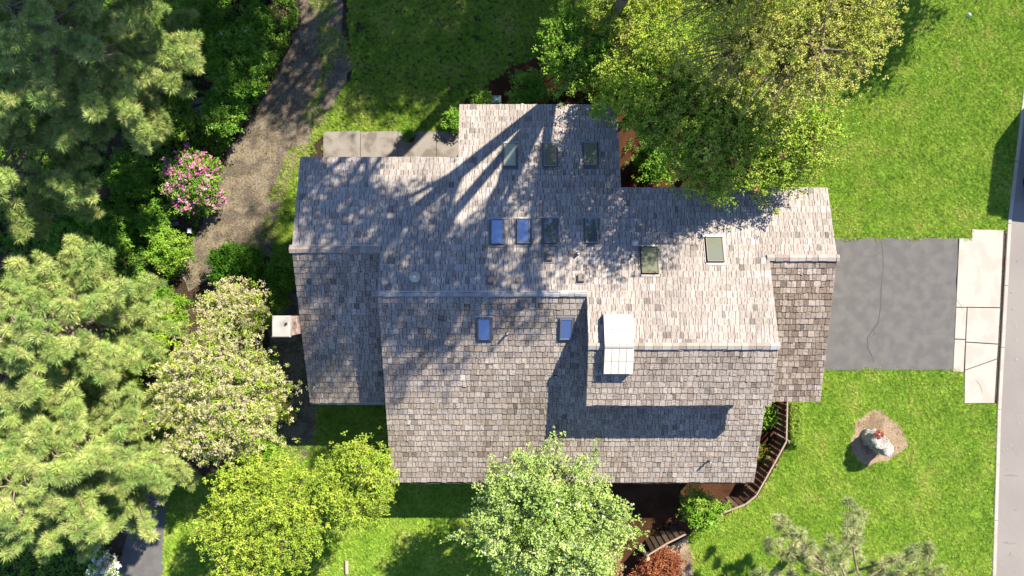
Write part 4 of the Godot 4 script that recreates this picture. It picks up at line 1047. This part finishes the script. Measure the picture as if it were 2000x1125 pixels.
func build_plants():
	var fresh := [Color(0.15, 0.33, 0.025), Color(0.23, 0.42, 0.04), Color(0.30, 0.46, 0.06)]
	var deep := [Color(0.12, 0.29, 0.025), Color(0.17, 0.36, 0.035), Color(0.23, 0.41, 0.05)]
	var olive := [Color(0.46, 0.50, 0.09), Color(0.54, 0.52, 0.14), Color(0.38, 0.47, 0.07)]
	var lime := [Color(0.34, 0.47, 0.05), Color(0.44, 0.54, 0.075), Color(0.27, 0.41, 0.04)]
	var pale := [Color(0.38, 0.52, 0.14), Color(0.48, 0.60, 0.20), Color(0.30, 0.46, 0.10)]
	var pinec := [Color(0.39, 0.51, 0.14), Color(0.51, 0.58, 0.20), Color(0.29, 0.43, 0.12)]
	# --- trees at the upper eave
	tree({"name": "maple_tree", "label": "tall olive-green maple in fresh leaf overhanging the front lawn", "cat": "tree", "at": Vector3(8.8, 0, -9.6), "mid": Vector3(8.0, 9.6, -8.3), "r": Vector3(4.1, 2.9, 3.9), "seed": 1, "limbs": 12, "tips": 520, "per": 15, "spread": 0.30, "size": 0.68, "leaf": leaf_small, "cols": olive, "trunk": 0.24, "bark": Color(0.24, 0.19, 0.15), "inner": 2.6})
	tree({"name": "hawthorn_tree", "label": "wide green tree with rusty-pink shoots leaning over the upper eave", "cat": "tree", "at": Vector3(8.4, 0, -5.9), "mid": Vector3(8.3, 5.5, -5.2), "r": Vector3(3.8, 2.2, 2.6), "seed": 2, "limbs": 9, "tips": 380, "per": 12, "spread": 0.22, "leaf": leaf_small, "cols": [Color(0.32, 0.46, 0.05), Color(0.42, 0.52, 0.08), Color(0.26, 0.41, 0.04)], "trunk": 0.15, "bloom": {"mesh": leaf_small, "cols": [Color(0.42, 0.25, 0.13), Color(0.36, 0.30, 0.10)], "share": 0.10, "size": 0.8}})
	tree({"name": "dogwood_tree", "label": "bright green tree filling the corner beside the upper skylight wing", "cat": "tree", "at": Vector3(5.4, 0, -7.9), "mid": Vector3(5.2, 4.8, -7.5), "r": Vector3(2.5, 1.9, 2.6), "seed": 3, "limbs": 9, "tips": 300, "per": 10, "spread": 0.22, "leaf": leaf_small, "cols": [Color(0.24, 0.42, 0.035), Color(0.33, 0.48, 0.05), Color(0.38, 0.48, 0.07)], "trunk": 0.12})
	tree({"name": "elder_tree", "label": "dense green small tree at the edge of the shaded back lawn", "cat": "tree", "at": Vector3(2.7, 0, -9.4), "mid": Vector3(2.6, 3.2, -9.2), "r": Vector3(1.9, 1.6, 1.9), "seed": 4, "limbs": 8, "tips": 170, "per": 9, "spread": 0.2, "leaf": leaf_small, "cols": fresh, "trunk": 0.1})
	tree({"name": "elder_tree", "label": "loose yellow-green tree between the olive maple and the back lawn", "cat": "tree", "at": Vector3(4.6, 0, -11.3), "mid": Vector3(4.5, 4.6, -10.9), "r": Vector3(2.4, 1.8, 2.2), "seed": 5, "limbs": 8, "tips": 210, "per": 10, "spread": 0.24, "leaf": leaf_small, "cols": [Color(0.36, 0.47, 0.06), Color(0.44, 0.50, 0.09), Color(0.28, 0.42, 0.04)], "trunk": 0.1, "size": 0.85})
	# --- tall trees beyond the upper edge of the picture, whose shade falls on the roof and lawn
	tree({"name": "shade_tree", "label": "very tall many-limbed tree behind the upper wing", "cat": "tree", "group": "tall trees beyond the back garden", "at": Vector3(3.7, 0, -10.3), "fork": Vector3(3.9, 6.4, -10.1), "mid": Vector3(6.3, 16.6, -11.2), "r": Vector3(6.2, 5.0, 4.1), "seed": 31, "limbs": 15, "limb": 0.45, "tips": 330, "per": 6, "spread": 0.34, "leaf": leaf_round, "cols": olive, "trunk": 0.32, "inner": 1.8, "bark": Color(0.2, 0.17, 0.14)})
	for k in [[2.4, -14.2, 20.0, 3.6, 37, "tall leafy tree beyond the upper wing and utility box", 110], [8.2, -20.0, 14.5, 3.7, 32, "tall tree beyond the olive-green maple", 300], [4.0, -20.5, 15.0, 3.8, 33, "tall tree beyond the shaded back lawn", 270], [-4.4, -19.6, 16.5, 3.4, 34, "tall tree beyond the dirt path", 260], [-13.2, -19.5, 15.0, 3.4, 35, "tall tree beyond the shaded shrubs", 200], [-9.2, -14.8, 19.5, 3.9, 36, "tallest leafy tree beyond the corner pine", 480], [-0.6, -19.0, 14.5, 2.9, 39, "slender tree beyond the bend of the dirt path", 75], [20.5, -15.9, 9.6, 2.3, 38, "smaller street tree beyond the front lawn", 150]]:
		tree({"name": "shade_tree", "label": k[5], "cat": "tree", "group": "tall trees beyond the back garden", "at": Vector3(k[0], 0, k[1]), "mid": Vector3(k[0] - 0.2, k[2] - 4.4, k[1] - 0.2), "r": Vector3(k[3], 4.2, k[3]), "seed": k[4], "limbs": 8, "tips": k[6], "per": 8, "spread": 0.36, "leaf": leaf_round, "cols": olive, "trunk": 0.32, "inner": 2.2, "bark": Color(0.2, 0.17, 0.14)})
	# --- pines
	pine({"label": "shaded dark green pine in the corner behind the shrubs", "at": Vector3(-14.6, 0, -8.2), "h": 10.5, "low": 3.6, "r": 3.4, "seed": 51, "cols": pinec})
	pine({"label": "pine with bare leaning trunk foot beside the pink rhododendron", "at": P(228, 384), "h": 10.0, "low": 4.6, "r": 2.7, "seed": 52, "cols": pinec, "lean": Vector3(-0.6, 0, -0.2), "trunk": 0.26, "gap": 0.2})
	pine({"label": "sunlit pine between the trunk and the stone steps", "at": Vector3(-15.9, 0, 1.3), "h": 8.5, "low": 2.6, "r": 2.9, "seed": 53, "cols": pinec})
	pine({"label": "broad sunlit pine beside the asphalt path and lilac", "at": Vector3(-15.6, 0, 6.2), "h": 8.6, "low": 2.4, "r": 3.5, "seed": 54, "cols": pinec, "arms": 7, "dense": 4.8})
	pine({"label": "shaded pine overhanging the upper end of the dirt path", "at": Vector3(-10.6, 0, -14.0), "h": 10.0, "low": 3.2, "r": 3.2, "seed": 55, "cols": pinec})
	pine({"label": "sparse pine standing in the front lawn below the boulder", "at": Vector3(12.6, 0, 11.3), "h": 7.6, "low": 3.0, "r": 4.0, "seed": 56, "cols": [Color(0.40, 0.46, 0.19), Color(0.50, 0.53, 0.26), Color(0.32, 0.40, 0.15)], "gap": 0.38, "dense": 2.4, "arms": 5})
	# --- flowering and light trees
	tree({"name": "serviceberry_tree", "label": "cream-blossomed tree beside the chimney", "cat": "tree", "at": Vector3(-11.2, 0, 4.2), "mid": Vector3(-11.0, 4.0, 4.0), "r": Vector3(2.75, 1.9, 3.1), "seed": 61, "limbs": 10, "tips": 360, "per": 24, "spread": 0.19, "drift": Vector3(1.7, 0.5, 0.55), "size": 0.75, "leaf": leaf_small, "cols": lime, "trunk": 0.13, "bark": Color(0.34, 0.28, 0.24), "bloom": {"mesh": leaf_small, "cols": [Color(0.64, 0.60, 0.36), Color(0.60, 0.53, 0.35), Color(0.58, 0.60, 0.26)], "share": 0.66, "size": 0.62}})
	tree({"name": "serviceberry_tree", "label": "small cream-blossomed tree top beside the round clipped bush", "cat": "tree", "at": Vector3(-11.1, 0, 0.9), "mid": Vector3(-10.9, 3.2, 0.8), "r": Vector3(1.35, 1.3, 1.2), "seed": 62, "limbs": 6, "tips": 90, "per": 18, "spread": 0.16, "drift": Vector3(1.7, 0.5, 0.55), "size": 0.75, "leaf": leaf_small, "cols": lime, "trunk": 0.08, "bark": Color(0.34, 0.28, 0.24), "bloom": {"mesh": leaf_small, "cols": [Color(0.64, 0.60, 0.36), Color(0.60, 0.53, 0.35)], "share": 0.62, "size": 0.62}})
	tree({"name": "birch_tree", "label": "large yellow-green tree over the side lawn", "cat": "tree", "at": Vector3(-9.4, 0, 8.6), "mid": Vector3(-9.1, 4.6, 8.4), "r": Vector3(2.9, 2.4, 2.8), "seed": 63, "limbs": 10, "tips": 360, "per": 10, "spread": 0.22, "leaf": leaf_small, "cols": lime, "trunk": 0.13, "size": 0.8})
	tree({"name": "birch_tree", "label": "smaller yellow-green tree touching the corner of the low eave", "cat": "tree", "at": Vector3(-5.9, 0, 7.4), "mid": Vector3(-5.8, 4.2, 7.3), "r": Vector3(1.9, 2.0, 1.9), "seed": 64, "limbs": 8, "tips": 200, "per": 10, "spread": 0.2, "leaf": leaf_small, "cols": lime, "trunk": 0.1, "size": 0.8})
	tree({"name": "pear_tree", "label": "pale green white-flecked tree rising over the low eave", "cat": "tree", "at": Vector3(1.7, 0, 8.9), "mid": Vector3(1.35, 5.2, 8.4), "r": Vector3(3.75, 2.3, 3.1), "seed": 65, "limbs": 13, "lump_freq": 2.4, "tips": 430, "per": 10, "spread": 0.19, "leaf": leaf_small, "cols": pale, "trunk": 0.14, "bark": Color(0.10, 0.08, 0.07), "bloom": {"mesh": bloom, "cols": [Color(0.60, 0.66, 0.44)], "share": 0.10, "size": 0.7}})
	# --- shrubs
	shrub("pink rhododendron in full flower beside the dirt path", 372, 356, 68, 1.9, 71, deep, {"name": "rhododendron", "leaf": leaf_long, "tips": 130, "bloom": {"mesh": bloom, "cols": [Color(0.64, 0.22, 0.48), Color(0.74, 0.38, 0.60), Color(0.66, 0.20, 0.34)], "share": 0.5, "size": 1.25}})
	shrub("round clipped bright green bush at the end of the dirt path", 463, 517, 58, 1.8, 72, [Color(0.07, 0.20, 0.012), Color(0.11, 0.27, 0.02)], {"tips": 150, "per": 12, "rz": 0.8, "inner": 4.5})
	shrub("light green bush beside the white path light", 330, 490, 54, 1.7, 73, fresh, {"rz": 0.8})
	shrub("dark glossy bush under the overhanging chimney-side eave", 551, 530, 34, 1.5, 74, deep, {"leaf": leaf_long, "rz": 1.3})
	shrub("yellow-green bush between the cream-blossomed trees and the chimney", 490, 605, 52, 2.6, 75, lime, {})
	shrub("olive feathery bush beside the shaded dirt strip", 545, 795, 30, 2.2, 76, olive, {})
	shrub("vivid green bush between the cream tree and yellow-green tree", 510, 888, 50, 2.0, 77, fresh, {})
	shrub("sunlit green bush beneath the cream-blossomed tree's outer side", 255, 690, 60, 2.0, 78, [Color(0.18, 0.34, 0.02), Color(0.25, 0.40, 0.03)], {})
	shrub("tall fresh green bush between the sunlit pine and the cream tree", 300, 668, 48, 2.4, 106, [Color(0.26, 0.45, 0.03), Color(0.36, 0.52, 0.045)], {})
	shrub("green bush between the stone steps and the cream-blossomed tree top", 338, 610, 34, 1.6, 107, fresh, {})
	shrub("bright broadleaf bush between the two sunlit pines", 235, 765, 55, 2.6, 108, [Color(0.26, 0.45, 0.03), Color(0.36, 0.52, 0.045)], {})
	shrub("dark red-tipped bush above the stone steps", 310, 590, 36, 1.4, 79, deep, {})
	shrub("large shaded dogwood bush with white flecks beside the dirt path", 465, 120, 82, 3.0, 80, deep, {"tips": 190, "bloom": {"mesh": bloom, "cols": [Color(0.55, 0.58, 0.50)], "share": 0.03, "size": 0.8}})
	shrub("shaded green bush between dogwood bush and pink rhododendron", 440, 215, 58, 2.0, 81, deep, {})
	shrub("shaded bright bush behind the stone steps in shade", 330, 225, 62, 2.0, 82, fresh, {})
	shrub("dark bush at the foot of the shaded corner pine", 285, 110, 60, 2.2, 83, deep, {})
	shrub("dark leafy bush at the upper end of the planting", 380, 40, 66, 2.4, 84, deep, {})
	shrub("small dark bush at the upper bend of the dirt path", 505, 40, 42, 1.8, 85, deep, {})
	shrub("low green bush behind the pink rhododendron", 250, 345, 60, 1.2, 86, deep, {})
	shrub("wide low green bush between pine trunk and light green bush", 215, 440, 70, 1.2, 87, deep, {})
	shrub("low dark bush beside the sunlit pine", 130, 470, 48, 1.0, 88, deep, {})
	shrub("broad low green bush near the path light", 300, 430, 45, 1.1, 89, deep, {})
	shrub("green bush beside the shaded dirt strip and clipped bush", 530, 590, 30, 1.6, 90, fresh, {})
	shrub("purple lilac flowering beside the asphalt path", 274, 1006, 34, 2.2, 91, deep, {"name": "lilac", "rz": 1.2, "bloom": {"mesh": bloom, "cols": [Color(0.28, 0.17, 0.50), Color(0.36, 0.24, 0.56)], "share": 0.5, "size": 1.1}})
	shrub("white blossoming bush beside the asphalt path", 205, 1108, 32, 1.8, 92, deep, {"bloom": {"mesh": bloom, "cols": [Color(0.78, 0.78, 0.76)], "share": 0.65, "size": 1.2}})
	shrub("green bush between the short and the curved fence", 1372, 995, 54, 2.0, 93, fresh, {"rz": 0.85})
	shrub("rusty red laceleaf maple below the short fence", 1287, 1116, 50, 1.1, 94, [Color(0.34, 0.12, 0.055), Color(0.44, 0.18, 0.08), Color(0.28, 0.09, 0.045)], {"name": "laceleaf_maple", "leaf": leaf_long, "tips": 130, "inner": 5.0, "size": 0.75})
	shrub("peach-coloured low bush under the pale green tree", 1178, 1108, 38, 1.0, 95, [Color(0.42, 0.28, 0.16), Color(0.36, 0.30, 0.14)], {"leaf": leaf_long, "size": 0.75})
	shrub("shaded bush beside the green utility box", 1030, 172, 44, 1.5, 96, deep, {})
	shrub("little round bush at the patio corner of the wing", 886, 236, 17, 0.7, 97, deep, {})
	shrub("low yellowish plant between wing wall and utility box", 940, 196, 15, 0.5, 98, fresh, {})
	shrub("dark bush in the shaded corner under the wide green tree", 1285, 318, 55, 1.8, 99, deep, {})
	shrub("green bush spilling over the mulch bed beside the wing", 1180, 150, 42, 1.7, 100, fresh, {})
	shrub("small green bush at the corner of the fence and low eave", 1497, 812, 18, 0.8, 104, fresh, {})
	shrub("small orange-green plant behind the curved fence", 1487, 885, 13, 0.6, 105, [Color(0.35, 0.22, 0.06), Color(0.2, 0.25, 0.04)], {})
